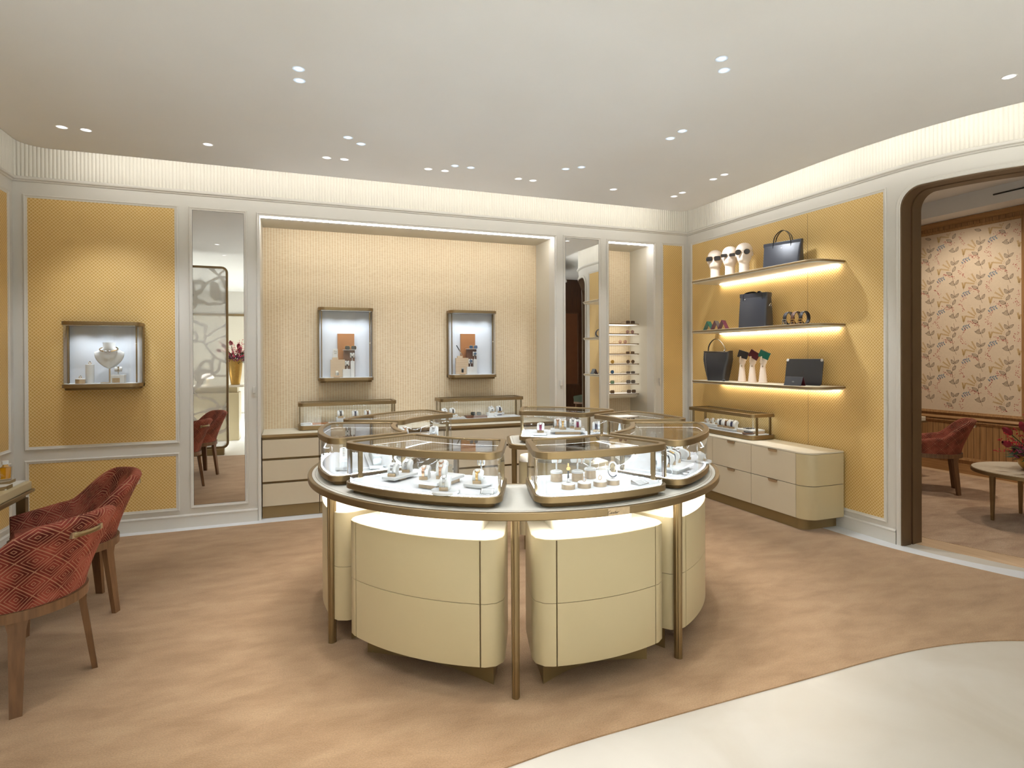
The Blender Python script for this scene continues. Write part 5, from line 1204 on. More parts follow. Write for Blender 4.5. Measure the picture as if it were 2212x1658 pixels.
for k in range(6): set_(4.265+0.075*(k % 2), 5.10+0.085*(k//2), ZR+0.040, -PI/2+0.35, ('steel', 'gold', 'rose gold')[k//2]+' chain bracelet', 'at the '+('front', 'rear')[k % 2]+' of the far cabinet case tray', ('steel', 'gold', 'rose_gold')[k//2], 'steel', 'round', 0.75, 0.04, 0.01, False, 'bracelet', 'bracelet')
# ------------------------------------------------------------------ goods on the lit shelves
XS = 4.27
# mannequin heads
def head_mesh():
    rows = []
    # z, half width (Y), front, back, nose bump, chin
    prof = [(0.000, .050, .047, .047), (0.010, .050, .047, .047), (0.070, .049, .046, .047), (0.100, .049, .045, .048), (0.114, .050, .048, .050), (0.122, .054, .060, .053), (0.132, .059, .070, .058), (0.146, .064, .073, .064), (0.160, .068, .073, .071), (0.175, .072, .073, .078), (0.190, .0755, .072, .083), (0.205, .078, .071, .087), (0.222, .080, .072, .090), (0.240, .080, .072, .091), (0.258, .078, .069, .089), (0.274, .073, .063, .083), (0.290, .064, .053, .073), (0.303, .050, .040, .058), (0.312, .033, .026, .039), (0.317, .014, .011, .016)]
    n = 32
    for z, w_, fr, bk in prof:
        row = []
        for k in range(n):
            a = 2*PI*k/n; c, s = math.cos(a), math.sin(a)       # c>0 : face side (+X local)
            x = (fr if c > 0 else bk)*c; y = w_*s
            if c > 0.2:
                g = math.exp(-(s/0.16)**2)
                if 0.150 < z < 0.215: x += 0.018*g*math.sin(PI*(z-0.150)/0.065)**0.8*(1.35-(z-0.150)/0.075)          # nose
                if 0.125 < z < 0.150: x += 0.006*math.exp(-(s/0.3)**2)*math.sin(PI*(z-0.125)/0.025)                     # lips
                e = math.exp(-((abs(s)-0.42)/0.2)**2)
                if 0.190 < z < 0.225: x -= 0.008*e*math.sin(PI*(z-0.190)/0.035)                                           # eye sockets
            row.append((x, y, z))
        rows.append(row)
    m = MB(); m.grid(rows, closed_v=True); m.f += [tuple(range(n-1, -1, -1)), tuple(range(19*n, 20*n))]; m.mi += [0, 0]
    for sg in (-1, 1): m.ball((-0.008, sg*0.0795, 0.200), 0.019, 10, 8, sc=(0.75, 0.38, 1.25))    # ears
    return m.mesh('head', 'mannequin', 70)
HM = head_mesh()
for i, y in enumerate((5.115, 4.888, 4.684)):
    nm = ('left', 'middle', 'right')[i]
    t = thing('mannequin_head', 'pale mannequin head wearing sunglasses, '+nm+' of three on the top shelf', 'mannequin', (XS, y, SH[0]), math.radians(217), 'mannequin heads')
    o_ = put(HM, 'head', t); sub = o_.modifiers.new('s', 'SUBSURF'); sub.levels = 1; sub.render_levels = 1
    g_ = glasses(XS+0.083*math.cos(math.radians(217)), y+0.083*math.sin(math.radians(217)), SH[0]+0.213, face(217), ('square', 'oval', 'round')[i]+' gold rimmed sunglasses on the '+nm+' mannequin head', ('square', 'slim', 'round')[i], 'lens_dark', 'gold', 1.22, 0.0, 'sunglasses on heads')
    t['label'] = 'pale bald mannequin head, '+nm+' of three on the top shelf'

def soft_bag(label, name, x, y, z, w0, w1, d0, d1, h, rz, sag=0.01, nrow=9):
    """tapered soft box: w along local X, d along local Y"""
    t = thing(name, label, 'bag', (x, y, z), rz, 'black leather bags')
    rows = []
    for i in range(nrow):
        u = i/(nrow-1); w_ = w0+(w1-w0)*u; d_ = d0+(d1-d0)*u; b = 1+0.05*math.sin(PI*u)
        ol = rrect(-w_/2, w_/2, -d_/2*b, d_/2*b, min(0.018, d_*0.35), 4)
        rows.append([(px, py-(0.012*math.sin(PI*u)*(1-abs(2*px/w_)**2) if py < 0 else 0), h*u-(sag*(1-abs(2*px/w_)**2) if i == nrow-1 else 0)) for px, py in ol])
    m = MB(); n = len(rows[0]); m.grid(rows, closed_v=True); m.f += [tuple(range(n-1, -1, -1)), tuple(range((nrow-1)*n, nrow*n))]; m.mi += [0, 0]
    m.build('body', 'black_leather', t, smooth=50); return t
def strap(t, pts, w, name='handle', m='black_leather', th=0.0025):
    MB().tube(smooth_pts(pts, 5), 1.0, 8, flat=(w/2, th)).build(name, m, t, smooth=50)
RZB = -PI/2          # local -Y of a bag looks to -X (into the room)
t = soft_bag('wide black leather tote with two handles on the top shelf', 'tote_bag', XS+0.01, 4.195, SH[0], 0.345, 0.365, 0.115, 0.028, 0.240, RZB+0.30)
for dy in (-0.018, 0.018): strap(t, [(-0.085, dy, 0.185), (-0.082, dy, 0.235), (-0.066, dy, 0.295), (-0.02, dy*0.6, 0.338), (0.022, dy*0.6, 0.338), (0.066, dy, 0.295), (0.082, dy, 0.235), (0.085, dy, 0.185)], 0.020)
MB().prism(rrect(-0.181, 0.181, -0.0205, 0.0205, 0.004, 2), 0.205, 0.236).build('top_band', 'black_leather', t); 
MB().add([(-0.008, -0.030, 0.178), (0, -0.031, 0.173), (0.008, -0.030, 0.178), (0, -0.029, 0.183)], [(0, 1, 2, 3)]).build('emblem', 'steel', t, smooth=0)
t = soft_bag('tall black leather shopper bag on the middle shelf', 'shopper_bag', XS+0.02, 4.552, SH[1], 0.295, 0.290, 0.150, 0.085, 0.335, RZB+0.28)
for sx in (-1, 1): strap(t, [(sx*0.10, -0.045, 0.27), (sx*0.096, -0.042, 0.33), (sx*0.06, -0.015, 0.350), (sx*0.02, 0.02, 0.350), (sx*-0.01, 0.04, 0.32)], 0.022)
MB().prism(rrect(-0.146, 0.146, -0.050, 0.050, 0.012, 3), 0.300, 0.338).build('top_band', 'black_leather', t)
MB().add([(-0.088, -0.0605, 0.282), (-0.078, -0.0615, 0.276), (-0.068, -0.0605, 0.282), (-0.078, -0.0595, 0.288)], [(0, 1, 2, 3)]).build('emblem', 'steel', t, smooth=0)
MB().tube([(0.148, -0.012, 0.205), (0.156, -0.012, 0.222), (0.156, 0.004, 0.230), (0.156, 0.018, 0.222), (0.148, 0.018, 0.205)], 0.003, 6).build('side_loop', 'steel', t)
# bucket bag
t = thing('bucket_bag', 'black leather bucket bag with a looped handle on the bottom shelf', 'bag', (XS+0.01, 5.085, SH[2]), RZB+0.30, 'black leather bags')
rows = []
for i in range(11):
    u = i/10; w_ = 0.205+0.105*min(1, u/0.8)**1.1; d_ = 0.125-0.02*u; ol = rrect(-w_/2, w_/2, -d_/2, d_/2, 0.03, 5)
    rows.append([(px, py-0.014*math.sin(PI*u)*(1 if py < 0 else -0.4), 0.285*u+(0.085*max(0, (abs(2*px/w_)-0.25))**1.5-0.02 if i == 10 else (0.030*max(0, abs(2*px/w_)-0.4) if i == 9 else 0))) for px, py in ol])
m = MB(); n = len(rows[0]); m.grid(rows, closed_v=True); m.f += [tuple(range(n-1, -1, -1)), tuple(range(10*n, 11*n))]; m.mi += [0, 0]; m.build('body', 'black_leather', t, smooth=50)
strap(t, [(-0.105, -0.02, 0.30), (-0.112, -0.01, 0.345), (-0.10, 0, 0.395), (-0.055, 0.0, 0.440), (-0.01, 0.0, 0.445), (0.035, 0.0, 0.415), (0.070, 0.0, 0.37), (0.092, 0.0, 0.325)], 0.024)
MB().tube([(-0.085, -0.075, 0.02), (-0.092, -0.080, 0.14), (-0.105, -0.072, 0.26), (-0.108, -0.060, 0.30)], 0.0014, 5).build('zip', 'steel', t)
MB().tube([(0.085, -0.02, 0.322), (0.098, -0.02, 0.322)], 0.010, 10).build('buckle', 'steel', t)
t = thing('bag_charm', 'small black key charm lying beside the bucket bag', 'charm', (4.20, 4.905, SH[2]), 0.3); MB().ball((0, 0, 0.012), 0.012, 10, 6, sc=(1.1, 1.6, 1.0)).build('fob', 'black_leather', t); MB().tube([(0.012*math.cos(2*PI*k/14), 0.028+0.010*math.sin(2*PI*k/14), 0.004) for k in range(14)], 0.0015, 5, closed=True).build('ring', 'steel', t)
# folded leather wallets standing like tents
for k, (y, a, b) in enumerate(((5.185, 'green_leather', 'green_leather'), (5.065, 'plum_leather', 'grey_leather'), (4.955, 'plum_leather', 'plum_leather'))):
    nm = ('green', 'plum and grey', 'plum')[k]
    t = thing('folded_wallet', nm+' leather wallet standing open like a tent on the middle shelf', 'wallet', (4.24, y, SH[1]), RZB+0.45, 'standing wallets')
    for sg, mm in ((-1, a), (1, b)):
        q = [(sg*0.048, 0.0), (sg*0.003, 0.098), (sg*-0.001, 0.0985), (sg*0.044, 0.0)]
        m = MB(); m.add([(px, -0.045, pz) for px, pz in q]+[(px, 0.045, pz) for px, pz in q], [(0, 1, 2, 3), (7, 6, 5, 4), (0, 4, 5, 1), (1, 5, 6, 2), (2, 6, 7, 3), (3, 7, 4, 0)]); m.build('flap', mm, t, smooth=0, bevel=0.001)
# rolled belts
for k, y in enumerate((4.085, 4.025, 3.965)):
    t = thing('rolled_belt', ('left', 'middle', 'right')[k]+' of three dark leather belts coiled upright on the middle shelf', 'belt', (4.235+0.03*k, y, SH[1]), -PI/2+0.12, 'coiled belts')
    R0 = 0.060; pts = [(-math.sin(math.radians(a))*0.0, (R0-0.00002*a)*math.sin(math.radians(a)), R0+(R0-0.00002*a)*math.cos(math.radians(a))) for a in range(-150, 541, 15)]
    MB().tube(pts, 1.0, 6, flat=(0.016, 0.0022)).xf(Matrix.Translation((0, 0, 0.0024))).build('band', 'brown_strap' if k == 1 else 'dark_strap', t, smooth=60)
    m = MB(); rect_sweep(m, -0.022, 0.022, 0.004, 0.052, [(0, -0.003), (0, 0.003), (0.005, 0.003), (0.005, -0.003)], lambda u, v, h: (u, -0.062-h, v)); m.box(-0.020, 0.020, -0.066, -0.062, 0.026, 0.031); m.build('buckle', 'gold' if k else 'steel', t, smooth=0)
# display hands holding card cases
def hand_mesh():
    m = MB()
    m.tube([(0, 0, 0.0), (0, 0, 0.004), (0, 0, 0.05), (0, 0, 0.10), (0, 0, 0.15), (0.0, 0, 0.163), (0.004, 0, 0.178)], [0.041, 0.0415, 0.036, 0.031, 0.026, 0.0245, 0.026], 16, flat=(1.0, 0.92))
    m.ball((0.012, 0, 0.205), 0.034, 14, 10, sc=(0.52, 1.0, 1.05))                     # palm
    m.ball((0.006, 0.0, 0.188), 0.028, 12, 8, sc=(0.7, 1.0, 0.9))
    # four fingers rise behind the card (+X) and curl over its top; the thumb lies on the front (-X)
    for k, (y, L_) in enumerate(((-0.027, 0.060), (-0.009, 0.070), (0.009, 0.066), (0.026, 0.052))):
        m.tube([(0.018, y, 0.215), (0.026, y*1.05, 0.235), (0.024, y*1.1, 0.235+L_*0.55), (0.012, y*1.12, 0.235+L_*0.95), (0.002, y*1.12, 0.235+L_)], [0.0095, 0.0090, 0.0082, 0.0075, 0.0062], 9)
    m.tube([(0.004, 0.012, 0.190), (-0.012, 0.014, 0.205), (-0.0165, 0.012, 0.228), (-0.015, 0.009, 0.252), (-0.013, 0.008, 0.262)], [0.012, 0.0115, 0.0100, 0.0088, 0.0068], 10)
    return m.mesh('hand', 'mannequin', 80)
HND = hand_mesh()
for k, (y, cm, nm, tl) in enumerate(((4.718, 'black_leather', 'black', 0.30), (4.577, 'burgundy_leather', 'burgundy', 0.55), (4.437, 'green_leather', 'green', 0.42))):
    t = thing('display_hand', 'pale mannequin hand holding the '+nm+' card case on the bottom shelf', 'mannequin hand', (XS, y, SH[2]), 0.42, 'mannequin hands')
    o_ = put(HND, 'hand', t); rm = o_.modifiers.new('r', 'REMESH'); rm.mode = 'VOXEL'; rm.voxel_size = 0.0028; rm.use_smooth_shade = True; sm = o_.modifiers.new('sm', 'SMOOTH'); sm.iterations = 4
    MB().tube([(0.0258*math.cos(2*PI*q/20), 0.0245*math.sin(2*PI*q/20), 0.163) for q in range(20)], 0.0012, 5, closed=True).build('wrist_band', 'mannequin_shell', t); MB().box(-0.0285, -0.026, -0.012, -0.004, 0.158, 0.170).build('clasp', 'steel', t, smooth=0)
    c = thing('card_case', nm+' leather card case held up by a mannequin hand', 'wallet', (XS, y, SH[2]+0.245), 0.42, 'card cases in hands'); c.rotation_euler = (tl, 0, 0.42)
    MB().prism(rrect(-0.0035, 0.0035, -0.052, 0.052, 0.002, 2), -0.002, 0.072).build('cover', cm, c, bevel=0.002)
    MB().box(-0.0037, 0.0037, -0.049, 0.049, 0.066, 0.0722).build('edge_strip', 'steel' if nm == 'green' else cm, c, smooth=0)
# tablet sleeve and small wallet
t = thing('tablet_sleeve', 'black leather tablet sleeve leaning at the right of the bottom shelf', 'case', (4.315, 4.01, SH[2]), RZB+0.22); 
m = MB(); m.prism(rrect(-0.172, 0.172, 0.0, 0.240, 0.022, 5), -0.007, 0.007)
Mx = Matrix.Rotation(math.radians(80), 4, 'X'); m.xf(Mx); m.build('sleeve', 'black_leather', t, bevel=0.003)
for sx in (-1, 1): MB().prism(rrect(sx*0.160-0.012, sx*0.160+0.012, 0.215, 0.2405, 0.008, 3), -0.0078, 0.0078).xf(Mx).build('corner', 'steel', t)
MB().tube([(0.016*math.cos(2*PI*k/20), 0.118+0.020*math.sin(2*PI*k/20), 0.0072) for k in range(20)], 0.0007, 4, closed=True).xf(Mx).build('embossed_emblem', 'dark_strap', t)
t = thing('folded_wallet', 'small black wallet with plum lining in front of the tablet sleeve', 'wallet', (4.195, 3.985, SH[2]), RZB+0.20, 'standing wallets')
for sg, mm in ((-1, 'black_leather'), (1, 'burgundy_leather')):
    q = [(sg*0.038, 0.0), (sg*0.003, 0.077), (sg*-0.001, 0.0775), (sg*0.034, 0.0)]
    m = MB(); m.add([(-0.082, px, pz) for px, pz in q]+[(0.082, px, pz) for px, pz in q], [(0, 1, 2, 3), (7, 6, 5, 4), (0, 4, 5, 1), (1, 5, 6, 2), (2, 6, 7, 3), (3, 7, 4, 0)]); m.build('flap', mm, t, smooth=0, bevel=0.001)
m = MB(); m.tube([(0.006*math.cos(2*PI*k/12)-0.004, -0.024, 0.034+0.006*math.sin(2*PI*k/12)) for k in range(12)], 0.0008, 4, closed=True); m.tube([(0.006*math.cos(2*PI*k/12)+0.004, -0.024, 0.034+0.006*math.sin(2*PI*k/12)) for k in range(12)], 0.0008, 4, closed=True); m.build('emblem', 'steel', t)

# ------------------------------------------------------------------ red velvet armchairs
def chair_top(th):
    """rim height for the angle th away from the middle of the back (0) to the arm fronts (pi)"""
    a = abs(th)
    k = min(max((a-0.50)/(1.45-0.50), 0), 1); k = k*k*(3-2*k)
    return 0.800-0.010*(a/0.5)**2*(a < 0.5)-(0.010 if a >= 0.5 else 0)-0.185*k-0.045*max(0, (a-1.45)/1.7)
def chair_meshes():
    NS = 49; path = []
    for i in range(NS):
        s = -1+2*i/(NS-1)
        if abs(s) < 0.62: a = s/0.62*1.62; th = a; x = -0.02-0.255*math.cos(a); y = 0.285*math.sin(a)
        else:
            k = (abs(s)-0.62)/0.38; sg = 1 if s > 0 else -1; x0 = -0.02-0.255*math.cos(1.62); y0 = 0.285*math.sin(1.62)
            x = x0+k*0.235; y = sg*(y0-0.006*k); th = sg*(1.62+k*1.5)
        path.append((x, y, th))
    ZB = 0.425; rows = []; uvs = []; L_ = 0.0; prev = None
    for (x, y, th) in path:
        zt = chair_top(th); a = abs(th)
        r = math.hypot(x+0.02, y); ux, uy = ((x+0.02)/r, y/r) if a < 1.62 else (0.0, 1.0 if y > 0 else -1.0)
        lean = (0.135 if a < 0.6 else 0.135-0.075*min(1, (a-0.6)/0.9)); tap = 0.030
        if prev is not None: L_ += math.dist(prev, (x, y))
        prev = (x, y)
        col = []; uvc = []
        th_ = 0.058
        front = max(0.0, (a-2.75)/0.4)        # arms round off towards the front
        outer = []
        for j in range(9):
            v = j/8; z = ZB+(zt-ZB-0.022)*v; o_ = -tap+lean*(v**1.25)*((zt-ZB)/0.375)
            outer.append((x+ux*o_, y+uy*o_, z))
        ox = outer[-1]; o_ = -tap+lean*((zt-ZB)/0.375)
        rim = []
        for j in range(1, 6):
            q = PI*j/6; rim.append((x+ux*(o_-th_/2+th_/2*math.cos(q)), y+uy*(o_-th_/2+th_/2*math.cos(q)), zt-0.022+0.026*math.sin(q)))
        inner = []
        for j in range(6):
            v = 1-j/5; z = 0.455+(zt-0.455-0.022)*v; oi = -tap+lean*(v**1.25)*((zt-ZB)/0.375)-th_; inner.append((x+ux*oi, y+uy*oi, z))
        col = outer+rim+inner; rows.append(col); d = 0
        for j in range(len(col)):
            if j: d += math.dist(col[j-1], col[j])
            uvc.append((L_, d))
        uvs.append(uvc)
    m = MB(); m.grid(rows); n = len(rows[0])
    # close the arm fronts
    m.f.append(tuple(range(n))); m.f.append(tuple(range((NS-1)*n+n-1, (NS-1)*n-1, -1))); m.mi += [0, 0]
    flat = [p for u in uvs for p in u]
    me = m.mesh('shell', 'red_velvet', 60); ul = me.uv_layers.new(name='UVMap')
    for lp in me.loops: ul.data[lp.index].uv = flat[lp.vertex_index]
    # seat cushion
    so = [(x*0.86-0.0, y*0.80) for x, y, th in path]; so = so+[(0.235, 0.20), (0.245, 0.0), (0.235, -0.20)]
    s = MB(); s.prism([(px*0.98, py*0.98) for px, py in so], 0.430, 0.448, top=so); s.prism(so, 0.448, 0.492, top=[(px*0.93, py*0.93) for px, py in so])
    sm = s.mesh('seat', 'red_velvet', 50); ul = sm.uv_layers.new(name='UVMap')
    for lp in sm.loops: v = sm.vertices[lp.vertex_index].co; ul.data[lp.index].uv = (v.x, v.y+v.z)
    ro = [(x+(0.012 if abs(th) < 1.62 else 0.0), y*0.925) for x, y, th in path]+[(0.245, 0.22), (0.252, 0.0), (0.245, -0.22)]
    r = MB(); r.prism(ro, 0.385, 0.428); rail = r.mesh('rail', 'chair_wood', 30)
    legs = []
    for (lx, ly, bx, by) in ((-0.175, 0.165, -0.205, 0.200), (-0.175, -0.165, -0.205, -0.200), (0.205, 0.185, 0.215, 0.200), (0.205, -0.185, 0.215, -0.200)):
        l = MB(); ta = math.atan2(ly, lx)+PI/2; c_, s_ = math.cos(ta), math.sin(ta)       # blade legs, broad side round the seat
        def q4(px, py, wt, wr, z): return [(px+c_*u*wt-s_*v*wr, py+s_*u*wt+c_*v*wr, z) for u, v in ((-1, -1), (1, -1), (1, 1), (-1, 1))]
        l.add(q4(bx, by, 0.0215, 0.0115, 0)+q4(lx, ly, 0.030, 0.0145, 0.34)+q4(lx, ly, 0.040, 0.016, 0.39), [(3, 2, 1, 0), (8, 9, 10, 11)]+[(i, (i+1) % 4, 4+(i+1) % 4, 4+i) for i in range(4)]+[(4+i, 4+(i+1) % 4, 8+(i+1) % 4, 8+i) for i in range(4)]); legs.append(l.mesh('leg', 'chair_wood', 30))
    h = MB(); zc = 0.725; oo = -0.030+0.135*(((zc-0.425)/0.375)**1.25)
    pts = [(-0.275-oo-dx, y, zc) for dx, y in ((0.004, -0.078), (0.010, -0.070), (0.022, -0.05), (0.028, 0.0), (0.022, 0.05), (0.010, 0.070), (0.004, 0.078))]
    h.tube(smooth_pts(pts, 3), 1.0, 8, flat=(0.0028, 0.011)); hm = h.mesh('handle', 'bronze', 50)
    es = [MB().box(-0.275-oo-0.012, -0.275-oo+0.012, sg*0.070-0.011, sg*0.070+0.011, zc-0.013, zc+0.013).mesh('handle_mount', 'brushed_gold', 0) for sg in (-1, 1)]
    return me, sm, rail, legs, hm, es
CHM = chair_meshes()
def armchair(x, y, rz, label, group='red velvet armchairs', vel=None):
    t = thing('velvet_armchair', label, 'chair', (x, y, 0.0), rz, group)
    me, sm, rail, legs, hm, em = CHM
    put(me, 'shell', t); put(sm, 'seat', t); put(rail, 'seat_rail', t)
    for l in legs: put(l, 'leg', t)
    h = put(hm, 'handle', t); [put(e_, 'handle_mount', h) for e_ in em]
    if vel:
        for c in t.children:
            if c.name.startswith(('shell', 'seat')) and not c.name.startswith('seat_rail'): c.data = c.data.copy(); c.data.materials[0] = MATS[vel]
    return t
armchair(-1.184, 3.282, math.radians(152.7), 'red velvet armchair nearest the viewer with its back and handle turned this way')
armchair(-1.257, 4.134, math.radians(205.5), 'red velvet armchair farther back beside the yellow wall, seen side on')

# ------------------------------------------------------------------ desk at the left edge
DX, DY = -1.520, 4.430
t = thing('consultation_desk', 'beige leather topped desk corner with bronze rail at the left edge', 'desk', (-1.80, 3.5, 0)); o = (-1.80, 3.5, 0)
MB(*o).box(-2.085, DX, 2.55, DY, 0.690, 0.740).build('top', 'cream_lacquer', t, smooth=0, bevel=0.004)
MB(*o).box(-2.06, DX-0.04, 2.60, DY-0.04, 0.7395, 0.7405).build('leather_inlay', 'cream_lacquer', t, smooth=0)
MB(*o).box(-2.09, DX+0.012, 2.54, DY+0.014, 0.672, 0.690).build('rail', 'bronze', t, smooth=0, bevel=0.003)
MB(*o).box(-2.07, DX-0.020, 2.57, DY-0.030, 0.645, 0.672).build('apron', 'bronze_paint', t, smooth=0)
for (lx, ly) in ((DX-0.055, DY-0.075), (-2.06, DY-0.075), (DX-0.055, 2.60), (-2.06, 2.60)): MB(*o).box(lx, lx+0.048, ly, ly+0.048, 0.0, 0.646).build('leg', 'bronze_dark', t, smooth=0, bevel=0.003)
tag(MB().prism(rrect(-0.20, 0.11, -0.22, 0.045, 0.002, 2), 0, 0.005).build('display_mat', 'white_leather'), 'white mat on the desk under the perfume stand', 'mat').location = (-1.66, 4.385, 0.7405)
t = thing('perfume_stand', 'bronze edged stand beneath the perfume bottle on the desk', 'display stand', (-1.640, 4.360, 0.7455)); ol = [(-0.10, -0.05), (0.01, -0.05), (0.045, -0.02), (0.045, 0.055), (-0.10, 0.055)]
MB().prism(ol, 0, 0.016).build('body', 'bronze_paint', t); MB().prism(inset(ol, 0.003), 0.016, 0.0175).build('pad', 'leather_top', t)
t = thing('cosmetic_tray', 'low bronze edged tray with a white insert on the desk', 'tray', (-1.600, 4.225, 0.7405)); ol = [(-0.10, -0.075), (0.03, -0.075), (0.052, -0.05), (0.052, 0.02), (-0.10, 0.02)]
MB().prism(ol, 0, 0.020).build('body', 'bronze_paint', t); MB().prism(inset(ol, 0.004), 0.020, 0.0215).build('insert', 'white_gloss', t); MB().box(-0.10, 0.012, -0.085, -0.030, 0.002, 0.016).build('drawer', 'white_gloss', t, smooth=0)
t = thing('perfume_bottle', 'square glass perfume bottle of amber liquid with white cap on the desk', 'bottle', (-1.628, 4.365, 0.763), 0.5)
MB().prism(rrect(-0.027, 0.027, -0.018, 0.018, 0.004, 3), 0, 0.082, top=rrect(-0.030, 0.030, -0.021, 0.021, 0.004, 3)).build('glass', 'bottle_glass', t); MB().prism(rrect(-0.023, 0.023, -0.014, 0.014, 0.004, 3), 0.012, 0.079, top=rrect(-0.026, 0.026, -0.017, 0.017, 0.004, 3)).build('liquid', 'amber_liquid', t)
MB().lathe([(0.020, 0.082), (0.013, 0.090), (0.013, 0.098)], 18).build('collar', 'gold', t); MB().prism(rrect(-0.0155, 0.0155, -0.0155, 0.0155, 0.004, 3), 0.098, 0.118).build('cap', 'white_gloss', t)
# ------------------------------------------------------------------ the wood-panelled room beyond the doorway
X2 = 7.905
f = MB(); f.prism([(4.45, 3.4), (4.60, 3.27), (4.80, 2.56), (5.05, 2.05), (5.9, 0.6), (5.9, -1.6), (8.2, -1.6), (8.2, 6.2), (4.70, 6.2), (4.70, 3.4)], -0.0058, -0.004); struct(f.build('floor_oak_border', 'oak_floor', smooth=0))
f = MB(); f.prism(smooth_pts([(4.84, 3.25), (4.92, 2.98), (5.014, 2.70), (5.16, 2.42), (5.40, 2.0), (5.9, 1.3)], 6)+[(5.95, -1.4), (7.73, -1.4), (7.73, 6.0), (4.84, 6.0)], -0.0057, -0.001); struct(f.build('floor_loop_carpet', 'carpet_loop', smooth=0))
w = MB(); w.box(X2, X2+0.15, -1.7, 6.3, -0.006, 3.22, 0); wall_room = struct(w.build('wall_room', 'oak', smooth=0))
fn2 = lambda u, v, h: (X2-h, u, v)
OAKM = [(0.0, 0.0), (0.0, 0.016), (0.008, 0.020), (0.018, 0.016), (0.026, 0.010), (0.034, 0.008), (0.038, 0.0)]
for (u0, u1) in ((4.205, 5.60), (2.70, 4.10), (1.2, 2.6)):
    mb = MB(); rect_sweep(mb, u0, u1, 0.735, 3.105, OAKM, fn2); mb.build('panel_moulding', 'oak', wall_room, smooth=30)
    mb = MB(); mb.box(X2-0.003, X2, u0+0.036, u1-0.036, 0.771, 3.069); mb.build('floral_wallpaper', 'wp_ground', wall_room, smooth=0)
    mb = MB(); rect_sweep(mb, u0-0.01, u1+0.01, 0.16, 0.655, OAKM, fn2); mb.build('panel_moulding', 'oak', wall_room, smooth=30)
mb = MB(); mb.grid([[(X2-h, y, z) for h, z in [(0.0, 0.665), (0.02, 0.668), (0.026, 0.68), (0.02, 0.69), (0.010, 0.70), (0.0, 0.71)]] for y in (0.3, 6.3)]); mb.build('dado_rail', 'oak_h', wall_room, smooth=30)
mb = MB(); mb.grid([[(X2-h, y, z) for h, z in [(0.0, 3.15), (0.015, 3.155), (0.030, 3.18), (0.034, 3.215), (0.0, 3.22)]] for y in (0.3, 6.3)]); mb.build('cornice', 'oak_h', wall_room, smooth=30)
mb = MB(); mb.box(X2-0.018, X2, 0.3, 6.3, -0.006, 0.115); struct(mb.build('baseboard_room', 'oak_h', smooth=0))
for i in range(40):      # lining boards of the wainscot and frieze
    y = 3.0+i*0.07
    if y > 5.7: break
    mb = MB(); mb.box(X2-0.0015, X2, y, y+0.0035, 0.20, 0.615); mb.build('board_joint', 'dark_wood', wall_room, smooth=0)
    mb = MB(); mb.box(X2-0.0015, X2, y, y+0.0035, 3.105, 3.15); mb.build('board_joint', 'dark_wood', wall_room, smooth=0)
w = MB(); w.box(X2-0.35, X2+0.1, 0.3, 6.3, 3.22, 3.30); w.box(4.95, X2-0.42, -1.7, 6.3, 3.46, 3.52); w.box(X2-0.36, X2-0.35, 0.3, 6.3, 3.22, 3.42); w.box(4.7, X2+0.1, 0.3, 6.3, 3.70, 3.75); 
struct(w.build('ceiling_room', 'ceiling_paint', smooth=0))
mb = MB(); mb.box(X2-0.30, X2-0.05, 0.3, 6.3, 3.30, 3.32)
w = MB(); w.box(4.69, 8.1, 6.2, 6.3, -0.006, 3.5); struct(w.build('wall_room_left', 'oak', smooth=0))
w = MB(); w.box(5.3, 8.1, -1.70, -1.60, -0.006, 3.5); wf = struct(w.build('wall_room_front', 'dark_wood', smooth=0))
fnF = lambda u, v, h: (u, -1.60+h, v)
for (u0, u1) in ((5.95, 6.8), (6.95, 7.8)):
    mb = MB(); rect_sweep(mb, u0, u1, 0.75, 2.6, OAKM, fnF); mb.build('panel_moulding', 'dark_wood', wf, smooth=30); mb = MB(); mb.box(u0+0.03, u1-0.03, -1.602, -1.597, 0.78, 2.57); mb.build('panel', 'umber_panel', wf, smooth=0)
# slot diffuser and lamps of that room
mb = MB(); mb.box(X2-0.375, X2-0.362, 3.2, 4.32, 3.318, 3.332); tag(mb.build('air_slot', 'dark_slot', smooth=0), 'long black linear air slot in the white ceiling beyond the doorway', 'air vent')
light('room_cove', 'AREA', (X2-0.33, 4.0, 3.335), 150.0, (1.0, 0.96, 0.88), None, shape='RECTANGLE', size=0.05, size_y=3.8, rot=(0, math.radians(125), 0))
for (x, y) in ((6.6, 4.6), (6.2, 3.0)): light('room_downlight', 'SPOT', (x, y, 3.40), 60.0, (1.0, 0.92, 0.80), None, rot=(0, 0, 0), spot_size=math.radians(110), spot_blend=0.8, shadow_soft_size=0.05)
light('room_wallwash', 'SPOT', (6.7, 4.7, 3.38), 75.0, (1.0, 0.93, 0.82), None, aim=(7.9, 4.8, 1.2), spot_size=math.radians(100), spot_blend=0.8, shadow_soft_size=0.05)

